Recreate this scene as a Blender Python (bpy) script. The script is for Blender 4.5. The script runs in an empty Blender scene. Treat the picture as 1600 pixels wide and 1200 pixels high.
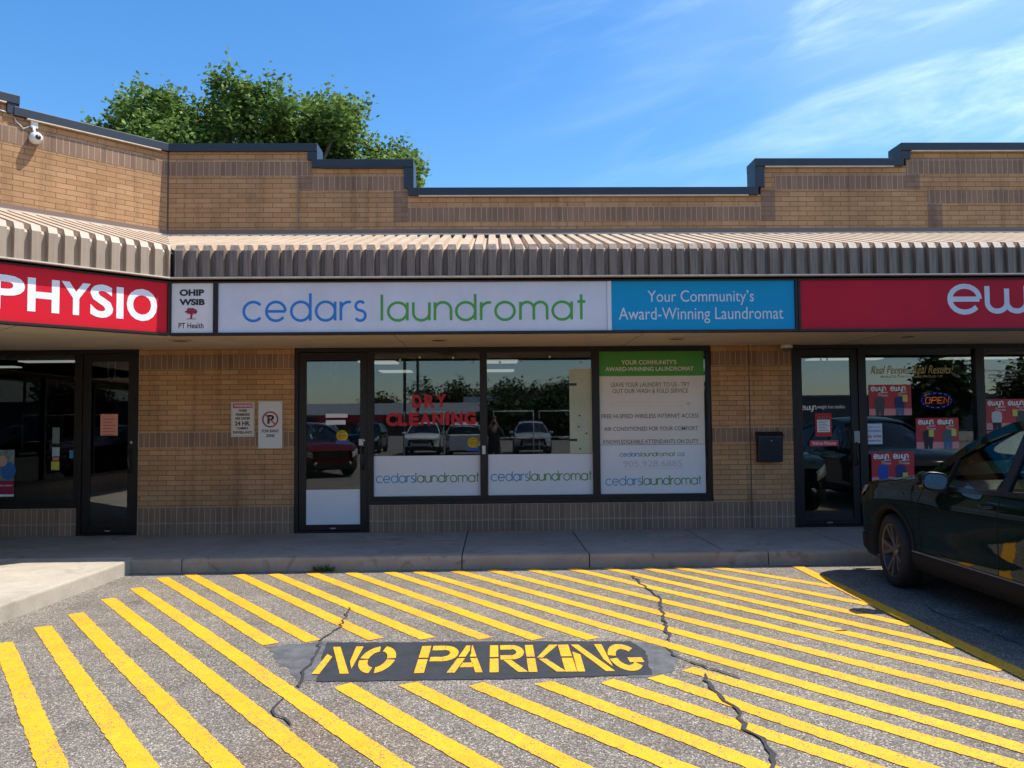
import bpy, bmesh, math, random
from mathutils import Vector, Matrix, noise as mnoise
R = math.radians
rnd = random.Random(7)
scene = bpy.context.scene

# ------------------------------------------------------------------ camera, sky, sun, exposure
YAW, PITCH, ROLL, FPX, EYE = 0.0227, 0.0467, -0.0089, 1277.45, 1.6
_f = Vector((math.sin(YAW)*math.cos(PITCH), math.cos(YAW)*math.cos(PITCH), math.sin(PITCH)))
_r = Vector((math.cos(YAW), -math.sin(YAW), 0))
_u = _r.cross(_f)
CR = _r*math.cos(ROLL) + _u*math.sin(ROLL)
CU = -_r*math.sin(ROLL) + _u*math.cos(ROLL)
cam = bpy.data.objects.new('camera', bpy.data.cameras.new('camera'))
scene.collection.objects.link(cam)
cam.matrix_world = Matrix(((CR.x, CU.x, -_f.x, 0), (CR.y, CU.y, -_f.y, 0), (CR.z, CU.z, -_f.z, EYE), (0, 0, 0, 1)))
cam.data.sensor_width = 36
cam.data.lens = FPX/1600*36
cam.data.clip_start = 0.05
cam.data.clip_end = 3000
scene.camera = cam

TO_SUN = Vector((0.56, 0.035, 1.0)).normalized()
sun = bpy.data.objects.new('sun', bpy.data.lights.new('sun', 'SUN'))
scene.collection.objects.link(sun)
sun.data.energy = 4.4
sun.data.angle = R(0.5)
sun.data.color = (1.0, 0.95, 0.87)
sun.rotation_euler = TO_SUN.to_track_quat('Z', 'Y').to_euler()
sun.location = (20, 0, 40)

world = bpy.data.worlds.new('World')
scene.world = world
world.use_nodes = True
nt = world.node_tree
nt.nodes.clear()
W = lambda t: nt.nodes.new(t)
def wl(a, b): nt.links.new(a, b)
out = W('ShaderNodeOutputWorld'); bg = W('ShaderNodeBackground'); sky = W('ShaderNodeTexSky')
sky.sky_type = 'NISHITA'; sky.sun_disc = False
sky.sun_elevation = math.asin(TO_SUN.z)
sky.sun_rotation = math.atan2(TO_SUN.x, TO_SUN.y)
sky.altitude = 100; sky.air_density = 1.0; sky.dust_density = 0.6; sky.ozone_density = 3.0
# wisps of cirrus high over the right of the street
tc = W('ShaderNodeTexCoord'); sep = W('ShaderNodeSeparateXYZ'); wl(tc.outputs['Generated'], sep.inputs[0])
def wm(op, a, b=None):
    n = W('ShaderNodeMath'); n.operation = op
    for i, v in enumerate((a, b)):
        if v is None: continue
        if isinstance(v, (int, float)): n.inputs[i].default_value = v
        else: wl(v, n.inputs[i])
    return n.outputs[0]
def wr(v, a, b):
    n = W('ShaderNodeMapRange'); n.interpolation_type = 'SMOOTHSTEP'
    wl(v, n.inputs[0]); n.inputs[1].default_value = a; n.inputs[2].default_value = b
    return n.outputs[0]
ya = wm('MAXIMUM', wm('ABSOLUTE', sep.outputs[1]), 0.15)
uu = wm('DIVIDE', sep.outputs[0], ya)
vv = wm('DIVIDE', sep.outputs[2], ya)
def streak(rot, su, sv, off, detail, dist):
    c, s = math.cos(rot), math.sin(rot)
    a = wm('ADD', wm('MULTIPLY', uu, c*su), wm('MULTIPLY', vv, s*su))
    b = wm('ADD', wm('MULTIPLY', uu, -s*sv), wm('MULTIPLY', vv, c*sv))
    cb = W('ShaderNodeCombineXYZ'); wl(a, cb.inputs[0]); wl(b, cb.inputs[1]); cb.inputs[2].default_value = off
    n = W('ShaderNodeTexNoise'); n.inputs['Scale'].default_value = 1; n.inputs['Detail'].default_value = detail
    n.inputs['Roughness'].default_value = 0.6; n.inputs['Distortion'].default_value = dist
    wl(cb.outputs[0], n.inputs['Vector'])
    return n.outputs[0]
s1 = wr(streak(R(14), 1.5, 9.0, 3.1, 7, 0.7), 0.45, 0.78)
s2 = wr(streak(R(24), 3.0, 16.0, 8.4, 8, 0.6), 0.48, 0.80)
s3 = wr(streak(R(10), 0.9, 2.6, 1.7, 4, 0.4), 0.40, 0.75)
right = wr(wm('ADD', uu, wm('MULTIPLY', vv, 0.25)), 0.02, 0.72)
cl = wm('MULTIPLY', wm('ADD', wm('MULTIPLY', s1, 0.75), wm('ADD', wm('MULTIPLY', s2, 0.45), wm('MULTIPLY', s3, 0.28))), right)
cl = wm('MINIMUM', wm('MULTIPLY', cl, 0.62), 0.7)
hs = W('ShaderNodeHueSaturation'); hs.inputs['Saturation'].default_value = 1.30; hs.inputs['Value'].default_value = 1.0
wl(sky.outputs[0], hs.inputs['Color'])
mx = W('ShaderNodeMix'); mx.data_type = 'RGBA'
wl(cl, mx.inputs[0]); wl(hs.outputs[0], mx.inputs[6]); mx.inputs[7].default_value = (6.3, 7.4, 8.8, 1)
wl(mx.outputs[2], bg.inputs[0]); bg.inputs[1].default_value = 0.14
wl(bg.outputs[0], out.inputs[0])

scene.view_settings.view_transform = 'Standard'
scene.view_settings.look = 'None'
scene.view_settings.gamma = 1
scene.view_settings.use_curve_mapping = False
scene.view_settings.exposure = 0.70
scene.cycles.max_bounces = 8
scene.cycles.transparent_max_bounces = 12
scene.cycles.caustics_reflective = False
scene.cycles.caustics_refractive = False

# ------------------------------------------------------------------ measuring helpers: a sight line met with a real plane
def ray(px, py): return _f + CR*((px-800)/FPX) - CU*((py-600)/FPX)
def on_y(px, py, y):
    d = ray(px, py); return Vector((0, 0, EYE)) + d*(y/d.y)
def on_ground(px, py, z=0.0):
    d = ray(px, py); return Vector((0, 0, EYE)) + d*((z-EYE)/d.z)
WALL = 11.0
S2 = math.sqrt(0.5)
CORNER = Vector((-4.37, WALL, 0))
WING = Matrix.Translation(CORNER) @ Matrix.Rotation(R(45), 4, 'Z')      # the angled wing: x along it, y into it
WINGI = WING.inverted()
def on_wing(px, py, yl):
    d = ray(px, py); o = WINGI @ Vector((0, 0, EYE)); dl = WINGI.to_3x3() @ d
    return o + dl*((yl-o.y)/dl.y)

# ------------------------------------------------------------------ materials
MATS = {}
def nodes_of(m):
    m.use_nodes = True
    return m.node_tree, m.node_tree.nodes['Principled BSDF']
def mat(name, col, rough=0.6, metal=0.0, var=0.0, vscale=6.0, bump=0.0, bscale=60.0, spec=0.5, emit=None, estr=0.0, coat=0.0, detail=6):
    if name in MATS: return MATS[name]
    m = bpy.data.materials.new(name); t, b = nodes_of(m)
    b.inputs['Base Color'].default_value = (*col, 1); b.inputs['Roughness'].default_value = rough
    b.inputs['Metallic'].default_value = metal; b.inputs['Specular IOR Level'].default_value = spec
    b.inputs['Coat Weight'].default_value = coat; b.inputs['Coat Roughness'].default_value = 0.03
    if emit:
        b.inputs['Emission Color'].default_value = (*emit, 1); b.inputs['Emission Strength'].default_value = estr
    if var or bump:
        co = t.nodes.new('ShaderNodeTexCoord')
    if var:
        n = t.nodes.new('ShaderNodeTexNoise'); n.inputs['Scale'].default_value = vscale; n.inputs['Detail'].default_value = detail
        n.inputs['Roughness'].default_value = 0.65
        t.links.new(co.outputs['Object'], n.inputs['Vector'])
        r = t.nodes.new('ShaderNodeValToRGB'); r.color_ramp.elements[0].position = 0.3; r.color_ramp.elements[1].position = 0.7
        r.color_ramp.elements[0].color = (*[c*(1-var) for c in col], 1); r.color_ramp.elements[1].color = (*[min(1, c*(1+var)) for c in col], 1)
        t.links.new(n.outputs[0], r.inputs[0]); t.links.new(r.outputs[0], b.inputs['Base Color'])
    if bump:
        n2 = t.nodes.new('ShaderNodeTexNoise'); n2.inputs['Scale'].default_value = bscale; n2.inputs['Detail'].default_value = 4
        t.links.new(co.outputs['Object'], n2.inputs['Vector'])
        bp = t.nodes.new('ShaderNodeBump'); bp.inputs['Strength'].default_value = bump; bp.inputs['Distance'].default_value = 0.01
        t.links.new(n2.outputs[0], bp.inputs['Height']); t.links.new(bp.outputs[0], b.inputs['Normal'])
    MATS[name] = m
    return m

def brick_mat(name, c1, c2, mortar, bw, rh, ms, offset, bumpy=0.5):
    m = bpy.data.materials.new(name); t, b = nodes_of(m); N = t.nodes.new; L = t.links.new
    uv = N('ShaderNodeUVMap'); br = N('ShaderNodeTexBrick')
    br.offset = offset; br.squash = 1
    L(uv.outputs[0], br.inputs['Vector'])
    br.inputs['Scale'].default_value = 1; br.inputs['Brick Width'].default_value = bw; br.inputs['Row Height'].default_value = rh
    br.inputs['Mortar Size'].default_value = ms; br.inputs['Mortar Smooth'].default_value = 0.25; br.inputs['Bias'].default_value = 0.0
    br.inputs['Color1'].default_value = (*c1, 1); br.inputs['Color2'].default_value = (*c2, 1); br.inputs['Mortar'].default_value = (*mortar, 1)
    co = N('ShaderNodeTexCoord')
    n = N('ShaderNodeTexNoise'); n.inputs['Scale'].default_value = 1.3; n.inputs['Detail'].default_value = 5
    L(co.outputs['Object'], n.inputs['Vector'])
    mr = N('ShaderNodeMapRange'); L(n.outputs[0], mr.inputs[0]); mr.inputs[1].default_value = 0.3; mr.inputs[2].default_value = 0.7
    mr.inputs[3].default_value = 0.86; mr.inputs[4].default_value = 1.12
    n3 = N('ShaderNodeTexNoise'); n3.inputs['Scale'].default_value = 90; n3.inputs['Detail'].default_value = 3
    L(co.outputs['Object'], n3.inputs['Vector'])
    mr3 = N('ShaderNodeMapRange'); L(n3.outputs[0], mr3.inputs[0]); mr3.inputs[1].default_value = 0.3; mr3.inputs[2].default_value = 0.7
    mr3.inputs[3].default_value = 0.87; mr3.inputs[4].default_value = 1.1
    mm = N('ShaderNodeMath'); mm.operation = 'MULTIPLY'; L(mr.outputs[0], mm.inputs[0]); L(mr3.outputs[0], mm.inputs[1])
    # run-off streaks down the wall
    mp = N('ShaderNodeMapping'); mp.inputs['Scale'].default_value = (3.0, 3.0, 0.35); L(co.outputs['Object'], mp.inputs[0])
    n4 = N('ShaderNodeTexNoise'); n4.inputs['Scale'].default_value = 2.2; n4.inputs['Detail'].default_value = 6; L(mp.outputs[0], n4.inputs['Vector'])
    mr4 = N('ShaderNodeMapRange'); L(n4.outputs[0], mr4.inputs[0]); mr4.inputs[1].default_value = 0.52; mr4.inputs[2].default_value = 0.75
    mr4.inputs[3].default_value = 1.0; mr4.inputs[4].default_value = 0.70
    m2 = N('ShaderNodeMath'); m2.operation = 'MULTIPLY'; L(mm.outputs[0], m2.inputs[0]); L(mr4.outputs[0], m2.inputs[1])
    vm = N('ShaderNodeVectorMath'); vm.operation = 'SCALE'; L(br.outputs['Color'], vm.inputs[0]); L(m2.outputs[0], vm.inputs['Scale'])
    L(vm.outputs[0], b.inputs['Base Color'])
    b.inputs['Roughness'].default_value = 0.85; b.inputs['Specular IOR Level'].default_value = 0.25
    inv = N('ShaderNodeMath'); inv.operation = 'SUBTRACT'; inv.inputs[0].default_value = 1; L(br.outputs['Fac'], inv.inputs[1])
    ad = N('ShaderNodeMath'); ad.operation = 'MULTIPLY_ADD'; L(n3.outputs[0], ad.inputs[0]); ad.inputs[1].default_value = 0.3; L(inv.outputs[0], ad.inputs[2])
    bp = N('ShaderNodeBump'); bp.inputs['Strength'].default_value = bumpy; bp.inputs['Distance'].default_value = 0.006
    L(ad.outputs[0], bp.inputs['Height']); L(bp.outputs[0], b.inputs['Normal'])
    return m
COURSE = 0.0667
M_BUFF = brick_mat('buff_brick', (0.380, 0.208, 0.096), (0.465, 0.268, 0.132), (0.180, 0.116, 0.069), 0.235, COURSE, 0.0042, 0.5, 0.7)
M_SOLD = brick_mat('brown_soldier_brick', (0.215, 0.135, 0.088), (0.27, 0.17, 0.112), (0.46, 0.36, 0.26), 0.0735, 0.1975, 0.0036, 0.0, 0.5)
M_BROWN = brick_mat('brown_brick', (0.215, 0.135, 0.088), (0.27, 0.17, 0.112), (0.14, 0.09, 0.06), 0.235, COURSE, 0.004, 0.5, 0.5)

def asphalt_mat():
    m = bpy.data.materials.new('asphalt'); t, b = nodes_of(m); N = t.nodes.new; L = t.links.new
    co = N('ShaderNodeTexCoord')
    v = N('ShaderNodeTexVoronoi'); v.inputs['Scale'].default_value = 135; L(co.outputs['Object'], v.inputs['Vector'])
    sx = N('ShaderNodeSeparateXYZ'); L(v.outputs['Color'], sx.inputs[0])
    r = N('ShaderNodeValToRGB'); e = r.color_ramp.elements
    e[0].position = 0.0; e[0].color = (0.085, 0.074, 0.062, 1); e[1].position = 1.0; e[1].color = (0.60, 0.53, 0.43, 1)
    for p, c in ((0.35, (0.150, 0.130, 0.107)), (0.7, (0.222, 0.191, 0.157)), (0.9, (0.335, 0.29, 0.237))):
        q = e.new(p); q.color = (*c, 1)
    L(sx.outputs[0], r.inputs[0])
    n = N('ShaderNodeTexNoise'); n.inputs['Scale'].default_value = 0.9; n.inputs['Detail'].default_value = 7; n.inputs['Roughness'].default_value = 0.62
    L(co.outputs['Object'], n.inputs['Vector'])
    mr = N('ShaderNodeMapRange'); L(n.outputs[0], mr.inputs[0]); mr.inputs[1].default_value = 0.28; mr.inputs[2].default_value = 0.72
    mr.inputs[3].default_value = 0.68; mr.inputs[4].default_value = 1.10
    vm = N('ShaderNodeVectorMath'); vm.operation = 'SCALE'; L(r.outputs[0], vm.inputs[0]); L(mr.outputs[0], vm.inputs['Scale'])
    # rusty drip stains
    n2 = N('ShaderNodeTexNoise'); n2.inputs['Scale'].default_value = 0.55; n2.inputs['Detail'].default_value = 3; n2.inputs['Distortion'].default_value = 0.6
    mp = N('ShaderNodeMapping'); mp.inputs['Location'].default_value = (3.3, 1.7, 0); L(co.outputs['Object'], mp.inputs[0]); L(mp.outputs[0], n2.inputs['Vector'])
    mr2 = N('ShaderNodeMapRange'); L(n2.outputs[0], mr2.inputs[0]); mr2.inputs[1].default_value = 0.58; mr2.inputs[2].default_value = 0.75; mr2.inputs[4].default_value = 0.6
    mx = N('ShaderNodeMix'); mx.data_type = 'RGBA'; mx.blend_type = 'MULTIPLY'; L(mr2.outputs[0], mx.inputs[0]); L(vm.outputs[0], mx.inputs[6])
    mx.inputs[7].default_value = (0.82, 0.62, 0.46, 1)
    n6 = N('ShaderNodeTexNoise'); n6.inputs['Scale'].default_value = 4.5; n6.inputs['Detail'].default_value = 6; n6.inputs['Distortion'].default_value = 0.8; L(co.outputs['Object'], n6.inputs['Vector'])
    m6 = N('ShaderNodeMapRange'); L(n6.outputs[0], m6.inputs[0]); m6.inputs[1].default_value = 0.3; m6.inputs[2].default_value = 0.7; m6.inputs[3].default_value = 0.86; m6.inputs[4].default_value = 1.1
    n7 = N('ShaderNodeTexNoise'); n7.inputs['Scale'].default_value = 1.9; n7.inputs['Detail'].default_value = 3; L(co.outputs['Object'], n7.inputs['Vector'])
    m7 = N('ShaderNodeMapRange'); L(n7.outputs[0], m7.inputs[0]); m7.inputs[1].default_value = 0.66; m7.inputs[2].default_value = 0.74; m7.inputs[3].default_value = 1.0; m7.inputs[4].default_value = 0.68
    k6 = N('ShaderNodeMath'); k6.operation = 'MULTIPLY'; L(m6.outputs[0], k6.inputs[0]); L(m7.outputs[0], k6.inputs[1])
    v6 = N('ShaderNodeVectorMath'); v6.operation = 'SCALE'; L(mx.outputs[2], v6.inputs[0]); L(k6.outputs[0], v6.inputs['Scale'])
    L(v6.outputs[0], b.inputs['Base Color'])
    b.inputs['Roughness'].default_value = 0.8; b.inputs['Specular IOR Level'].default_value = 0.3
    bp = N('ShaderNodeBump'); bp.inputs['Strength'].default_value = 0.55; bp.inputs['Distance'].default_value = 0.006
    L(v.outputs['Distance'], bp.inputs['Height']); L(bp.outputs[0], b.inputs['Normal'])
    return m
M_ASPH = asphalt_mat()

def paint_mat():
    m = bpy.data.materials.new('yellow_road_paint'); t, b = nodes_of(m); N = t.nodes.new; L = t.links.new
    co = N('ShaderNodeTexCoord')
    v = N('ShaderNodeTexVoronoi'); v.inputs['Scale'].default_value = 135; L(co.outputs['Object'], v.inputs['Vector'])
    sx = N('ShaderNodeSeparateXYZ'); L(v.outputs['Color'], sx.inputs[0])
    n = N('ShaderNodeTexNoise'); n.inputs['Scale'].default_value = 2.5; n.inputs['Detail'].default_value = 6; L(co.outputs['Object'], n.inputs['Vector'])
    ad = N('ShaderNodeMath'); ad.operation = 'MULTIPLY_ADD'; L(n.outputs[0], ad.inputs[0]); ad.inputs[1].default_value = 0.55; L(sx.outputs[1], ad.inputs[2])
    mr = N('ShaderNodeMapRange'); L(ad.outputs[0], mr.inputs[0]); mr.inputs[1].default_value = 1.10; mr.inputs[2].default_value = 1.24
    r = N('ShaderNodeValToRGB'); e = r.color_ramp.elements; e[0].position = 0.25; e[0].color = (0.82, 0.345, 0.003, 1); e[1].position = 0.75; e[1].color = (0.90, 0.43, 0.008, 1)
    n2 = N('ShaderNodeTexNoise'); n2.inputs['Scale'].default_value = 14; n2.inputs['Detail'].default_value = 6; L(co.outputs['Object'], n2.inputs['Vector']); L(n2.outputs[0], r.inputs[0])
    mx = N('ShaderNodeMix'); mx.data_type = 'RGBA'; L(mr.outputs[0], mx.inputs[0]); L(r.outputs[0], mx.inputs[6]); mx.inputs[7].default_value = (0.17, 0.14, 0.10, 1)
    n5 = N('ShaderNodeTexNoise'); n5.inputs['Scale'].default_value = 1.1; n5.inputs['Detail'].default_value = 8; n5.inputs['Roughness'].default_value = 0.7; L(co.outputs['Object'], n5.inputs['Vector'])
    m5 = N('ShaderNodeMapRange'); L(n5.outputs[0], m5.inputs[0]); m5.inputs[1].default_value = 0.35; m5.inputs[2].default_value = 0.65; m5.inputs[3].default_value = 0.86; m5.inputs[4].default_value = 1.04
    v5 = N('ShaderNodeVectorMath'); v5.operation = 'SCALE'; L(mx.outputs[2], v5.inputs[0]); L(m5.outputs[0], v5.inputs['Scale'])
    L(v5.outputs[0], b.inputs['Base Color']); b.inputs['Roughness'].default_value = 0.65
    bp = N('ShaderNodeBump'); bp.inputs['Strength'].default_value = 0.4; bp.inputs['Distance'].default_value = 0.005
    L(v.outputs['Distance'], bp.inputs['Height']); L(bp.outputs[0], b.inputs['Normal'])
    return m
M_YEL = paint_mat()

def concrete_mat(name, col, stain):
    m = bpy.data.materials.new(name); t, b = nodes_of(m); N = t.nodes.new; L = t.links.new
    co = N('ShaderNodeTexCoord')
    n = N('ShaderNodeTexNoise'); n.inputs['Scale'].default_value = 1.6; n.inputs['Detail'].default_value = 8; n.inputs['Roughness'].default_value = 0.68; L(co.outputs['Object'], n.inputs['Vector'])
    r = N('ShaderNodeValToRGB'); e = r.color_ramp.elements; e[0].position = 0.3; e[0].color = (*[c*0.72 for c in col], 1); e[1].position = 0.68; e[1].color = (*[c*1.12 for c in col], 1)
    L(n.outputs[0], r.inputs[0])
    n2 = N('ShaderNodeTexNoise'); n2.inputs['Scale'].default_value = 3.2; n2.inputs['Detail'].default_value = 5; n2.inputs['Distortion'].default_value = 1.2; L(co.outputs['Object'], n2.inputs['Vector'])
    mr = N('ShaderNodeMapRange'); L(n2.outputs[0], mr.inputs[0]); mr.inputs[1].default_value = 0.58; mr.inputs[2].default_value = 0.72; mr.inputs[4].default_value = stain
    mx = N('ShaderNodeMix'); mx.data_type = 'RGBA'; mx.blend_type = 'MULTIPLY'; L(mr.outputs[0], mx.inputs[0]); L(r.outputs[0], mx.inputs[6]); mx.inputs[7].default_value = (0.5, 0.42, 0.34, 1)
    n3 = N('ShaderNodeTexNoise'); n3.inputs['Scale'].default_value = 160; n3.inputs['Detail'].default_value = 2; L(co.outputs['Object'], n3.inputs['Vector'])
    m3 = N('ShaderNodeMapRange'); L(n3.outputs[0], m3.inputs[0]); m3.inputs[1].default_value = 0.3; m3.inputs[2].default_value = 0.7; m3.inputs[3].default_value = 0.8; m3.inputs[4].default_value = 1.15
    vm = N('ShaderNodeVectorMath'); vm.operation = 'SCALE'; L(mx.outputs[2], vm.inputs[0]); L(m3.outputs[0], vm.inputs['Scale'])
    L(vm.outputs[0], b.inputs['Base Color']); b.inputs['Roughness'].default_value = 0.85
    bp = N('ShaderNodeBump'); bp.inputs['Strength'].default_value = 0.25; bp.inputs['Distance'].default_value = 0.005; L(n3.outputs[0], bp.inputs['Height']); L(bp.outputs[0], b.inputs['Normal'])
    return m
M_CONC = concrete_mat('sidewalk_concrete', (0.285, 0.265, 0.235), 0.6)
M_KERB = concrete_mat('kerb_concrete', (0.34, 0.28, 0.21), 0.9)
M_APRON = concrete_mat('pale_apron_concrete', (0.45, 0.40, 0.32), 0.4)

def glass_mat(name, tint, boost, base):
    m = bpy.data.materials.new(name); m.use_nodes = True; t = m.node_tree; t.nodes.clear(); N = t.nodes.new; L = t.links.new
    o = N('ShaderNodeOutputMaterial'); mix = N('ShaderNodeMixShader'); tr = N('ShaderNodeBsdfTransparent'); gl = N('ShaderNodeBsdfGlossy'); fr = N('ShaderNodeFresnel')
    tr.inputs[0].default_value = (*tint, 1); gl.inputs['Roughness'].default_value = 0.0; gl.inputs[0].default_value = (0.95, 0.98, 1.0, 1)
    fr.inputs[0].default_value = 1.5
    ml = N('ShaderNodeMath'); ml.operation = 'MULTIPLY_ADD'; ml.use_clamp = True; L(fr.outputs[0], ml.inputs[0]); ml.inputs[1].default_value = boost; ml.inputs[2].default_value = base
    L(ml.outputs[0], mix.inputs[0]); L(tr.outputs[0], mix.inputs[1]); L(gl.outputs[0], mix.inputs[2]); L(mix.outputs[0], o.inputs[0])
    return m
M_GLASS = glass_mat('shop_glass', (0.70, 0.74, 0.73), 1.0, 0.035)
M_CARGLASS = glass_mat('car_glass', (0.74, 0.82, 0.76), 1.0, 0.02)
M_DGLASS = glass_mat('privacy_glass', (0.12, 0.13, 0.12), 1.0, 0.02)

def canopy_mat():
    m = bpy.data.materials.new('faded_brown_sheet_metal'); t, b = nodes_of(m); N = t.nodes.new; L = t.links.new
    co = N('ShaderNodeTexCoord')
    mp = N('ShaderNodeMapping'); mp.inputs['Scale'].default_value = (22, 22, 1.2); L(co.outputs['Object'], mp.inputs[0])
    n = N('ShaderNodeTexNoise'); n.inputs['Scale'].default_value = 2; n.inputs['Detail'].default_value = 5; L(mp.outputs[0], n.inputs['Vector'])
    r = N('ShaderNodeValToRGB'); e = r.color_ramp.elements; e[0].position = 0.3; e[0].color = (0.115, 0.088, 0.068, 1); e[1].position = 0.7; e[1].color = (0.25, 0.192, 0.147, 1)
    L(n.outputs[0], r.inputs[0])
    # the sloping top has bleached, the main face not; the wing's is partway paler
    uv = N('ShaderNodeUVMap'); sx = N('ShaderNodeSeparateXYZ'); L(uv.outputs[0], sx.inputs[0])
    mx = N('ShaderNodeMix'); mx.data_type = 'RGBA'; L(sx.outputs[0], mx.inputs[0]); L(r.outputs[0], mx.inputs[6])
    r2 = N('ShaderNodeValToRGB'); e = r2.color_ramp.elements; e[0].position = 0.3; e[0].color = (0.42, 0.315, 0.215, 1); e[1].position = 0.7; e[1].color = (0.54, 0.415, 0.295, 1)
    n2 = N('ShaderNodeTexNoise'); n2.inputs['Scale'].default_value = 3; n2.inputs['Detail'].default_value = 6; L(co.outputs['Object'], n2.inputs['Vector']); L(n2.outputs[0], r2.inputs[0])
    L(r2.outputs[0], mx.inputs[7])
    L(mx.outputs[2], b.inputs['Base Color']); b.inputs['Roughness'].default_value = 0.55
    return m
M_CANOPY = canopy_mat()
M_COPING = mat('dark_slate_coping_metal', (0.018, 0.024, 0.034), 0.42, 0.0, 0.15, 2.0)
M_TRIM = mat('cream_drip_trim', (0.62, 0.54, 0.44), 0.5, 0, 0.12, 8)
M_SOFFIT = mat('beige_soffit', (0.52, 0.45, 0.34), 0.6, 0, 0.10, 2.5)
M_BRONZE = mat('dark_bronze_aluminium', (0.013, 0.0095, 0.008), 0.45, 0, 0.2, 5, spec=0.3)
M_BLACK = mat('black_metal', (0.008, 0.008, 0.009), 0.4)
M_SIGNFRAME = mat('sign_frame_metal', (0.018, 0.013, 0.011), 0.5, 0, spec=0.3)
M_WHITE = mat('white_sign_face', (0.55, 0.58, 0.65), 0.4, 0, 0.07, 2.2)
M_WHITEP = mat('white_vinyl', (0.66, 0.67, 0.68), 0.5, 0, 0.05, 2)
M_CREAM = mat('cream_poster_paper', (0.66, 0.62, 0.56), 0.5, 0, 0.04, 2)
M_RED = mat('red_sign_face', (0.60, 0.008, 0.022), 0.5, 0, 0.04, 2, spec=0.2)
M_REDT = mat('red_vinyl_letter', (0.40, 0.006, 0.016), 0.6)
M_BLUE = mat('cyan_sign_face', (0.002, 0.27, 0.50), 0.45, 0, 0.04, 2, spec=0.2)
M_TBLUE = mat('blue_letter', (0.010, 0.165, 0.52), 0.4)
M_TGREEN = mat('green_letter', (0.065, 0.30, 0.030), 0.4)
M_LBLUE = mat('light_blue_letter', (0.05, 0.26, 0.46), 0.5)
M_LGREEN = mat('olive_green_letter', (0.10, 0.24, 0.035), 0.5)
M_GREEN = mat('green_poster_band', (0.055, 0.27, 0.030), 0.5, 0, 0.08, 3)
M_INK = mat('black_ink', (0.012, 0.012, 0.014), 0.6)
M_GREYINK = mat('grey_ink', (0.10, 0.10, 0.105), 0.6)
M_FAINT = mat('faint_grey_ink', (0.46, 0.47, 0.49), 0.6)
M_STEEL = mat('brushed_steel', (0.45, 0.44, 0.42), 0.35, 0.9)

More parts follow.
